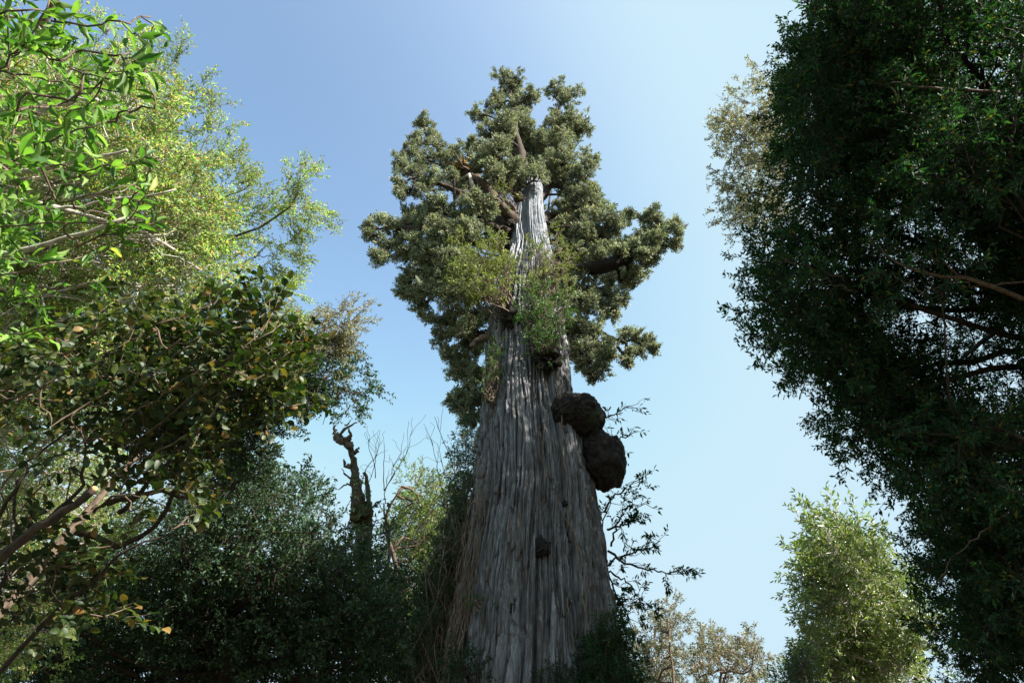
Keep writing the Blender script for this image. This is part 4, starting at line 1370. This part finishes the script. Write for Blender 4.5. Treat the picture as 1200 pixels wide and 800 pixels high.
shrub("little dark plants low on the middle of the trunk", tpt(655, 800, 0), tpoly([(645, 795), (675, 790), (680, 840), (645, 840)], 9, 0, .3), 'small', 'L_dark', 6, .2, .5, (0, -.1, .4), 'dark')
shrub("small dark plant low on the left of the trunk", tpt(548, 790, 0), tpoly([(535, 770), (565, 768), (560, 800), (535, 800)], 8, 0, .3), 'small', 'L_dark', 6, .2, .5, (0, -.1, .4), 'dark')
shrub("narrow column of dark green leaves climbing the trunk's left flank", PY(535, 800, 11.6) * np.array([1, 1, 0]) + np.array([0, 0, 2]),
      np.array([PY(x, y, rng.uniform(11.4, 12.6)) for x, y in sample_poly([(548, 505), (560, 500), (560, 560), (546, 620), (532, 680), (515, 760), (490, 830), (480, 800), (505, 700), (528, 610), (545, 560)], 110)]), 'small', 'L_teal', 8, .2, .6, (-.1, 0, .35), 'vine', .010)
shrub("dark leafy bush against the trunk's lower left, behind the climbing column", PY(505, 800, 14.5) * np.array([1, 1, 0]),
      np.array([PY(x, y, rng.uniform(13, 15)) for x, y in sample_poly([(520, 660), (528, 690), (520, 830), (485, 830), (495, 760), (508, 700)], 34)]), 'small', 'L_dark', 9, .4, .8, (-.1, 0, .35), 'dark', .02)

# woody climbers and hanging roots over the trunk
vn = empty("climbing_vine", PY(535, 800, 10.6) * np.array([1, 1, 0]), "tangle of dry brown vine stems running up the trunk's lower left side", "vine")
for k in range(34):
    mb = MB()
    y0 = rng.uniform(700, 860)
    y1 = y0 - rng.uniform(80, 240)
    n = 7
    ys = np.linspace(y0, max(y1, 540), n)
    xs = np.interp(ys, [540, 600, 700, 800, 860], [560, 550, 536, 518, 506]) + rng.uniform(-4, 18) + rng.normal(0, 1.3, n)
    pts = np.array([tpt(x, y, rng.uniform(-.15, .05)) for x, y in zip(xs, ys)])
    pts[:, 1] += .1
    q = curve(pts, 22, .02)
    mb.tube(q, np.linspace(rng.uniform(.006, .013), .004, len(q)), 5, .05)
    mb.build("stem", M['vine'], vn)
vr_ = empty("hanging_root", tpt(660, 480, 0) * 1.0, "thin pale root hanging down the groove left of the right hand buttress", "vine")
for pts in [[(655, 440), (660, 520), (668, 600), (680, 680), (690, 770)], [(660, 600), (678, 640), (686, 700), (688, 765)], [(600, 650), (590, 640), (608, 680)], [(640, 480), (636, 530), (641, 560)], [(664, 700), (670, 740), (676, 770)]]:
    mb = MB()
    q = curve([tpt(x, y, .03) for x, y in pts], 18, .015)
    mb.tube(q, np.linspace(.014, .008, len(q)), 5, .05)
    mb.build("stem", M['vine'], vr_)

# slender dark tree behind the right side of the trunk
sl = empty("slender_shrub", (2.2, 13.2, 0), "sparse dark leaved slender tree leaning out behind the giant trunk's right side", "tree")
DD_ = 14.5
stemsR = [[(700, 800), (708, 740), (706, 690), (704, 650), (708, 610), (716, 580)], [(704, 668), (725, 675), (742, 690), (760, 720)], [(706, 665), (728, 652), (750, 645), (768, 640)], [(712, 645), (740, 662), (765, 668), (785, 672), (792, 664)],
          [(708, 650), (718, 690), (735, 720), (742, 745)], [(708, 600), (716, 585), (730, 575), (750, 560)], [(704, 530), (715, 520), (732, 512), (745, 505)], [(700, 480), (712, 488), (735, 476)], [(716, 640), (730, 600), (755, 590)], [(712, 700), (726, 720), (738, 760)],
          [(712, 620), (735, 612), (748, 602)], [(708, 740), (728, 760), (745, 790)], [(705, 720), (725, 706), (752, 700)]]
PPn, DDn = [], []
for i, pts in enumerate(stemsR):
    w_ = [P(x, y, DD_ + rng.normal(0, .1)) for x, y in pts]
    if i == 0:
        w_ = [np.array([2.2, 13.2, 0])] + w_
    q = curve(w_, 18, .02)
    mb = MB()
    mb.tube(q, np.linspace(.05 if i == 0 else .026, .007, len(q)), 6, .05)
    ps = [q]
    for _ in range(11):
        s = q[rng.integers(4, len(q))]
        e = s + norm(norm(q[-1] - q[0]) + rng.normal(0, .9, 3)) * rng.uniform(.2, .6)
        p2 = limb(s, e, .03, 6, .05)
        mb.tube(p2, np.linspace(.008, .003, len(p2)), 4, 0, caps=False)
        ps.append(p2)
    mb.build("trunk" if i == 0 else "branch", M['dark'], sl)
    for p2 in ps:
        n = int(rng.integers(2, 6)) if i in (6, 7) else int(rng.integers(8, 22))
        a, b = leaves_on_path(p2, n, .5 if p2 is not q else .4, .9)
        PPn.append(a + rng.normal(0, .02, a.shape)); DDn.append(b)
PPn = np.vstack(PPn); DDn = np.vstack(DDn)
lv, lt = LF
SP['single'] = [(lv * np.array([.032 * q, .10 * q, .10]), lt, np.zeros(len(lv), int), np.zeros(len(lt), int), 1) for q in (.8, .9, 1, 1.1, 1.2)]
foliage("foliage", 'single', 'L_dark', 'dark', sl, PPn, DDn, rng.uniform(.7, 1.3, len(PPn)))
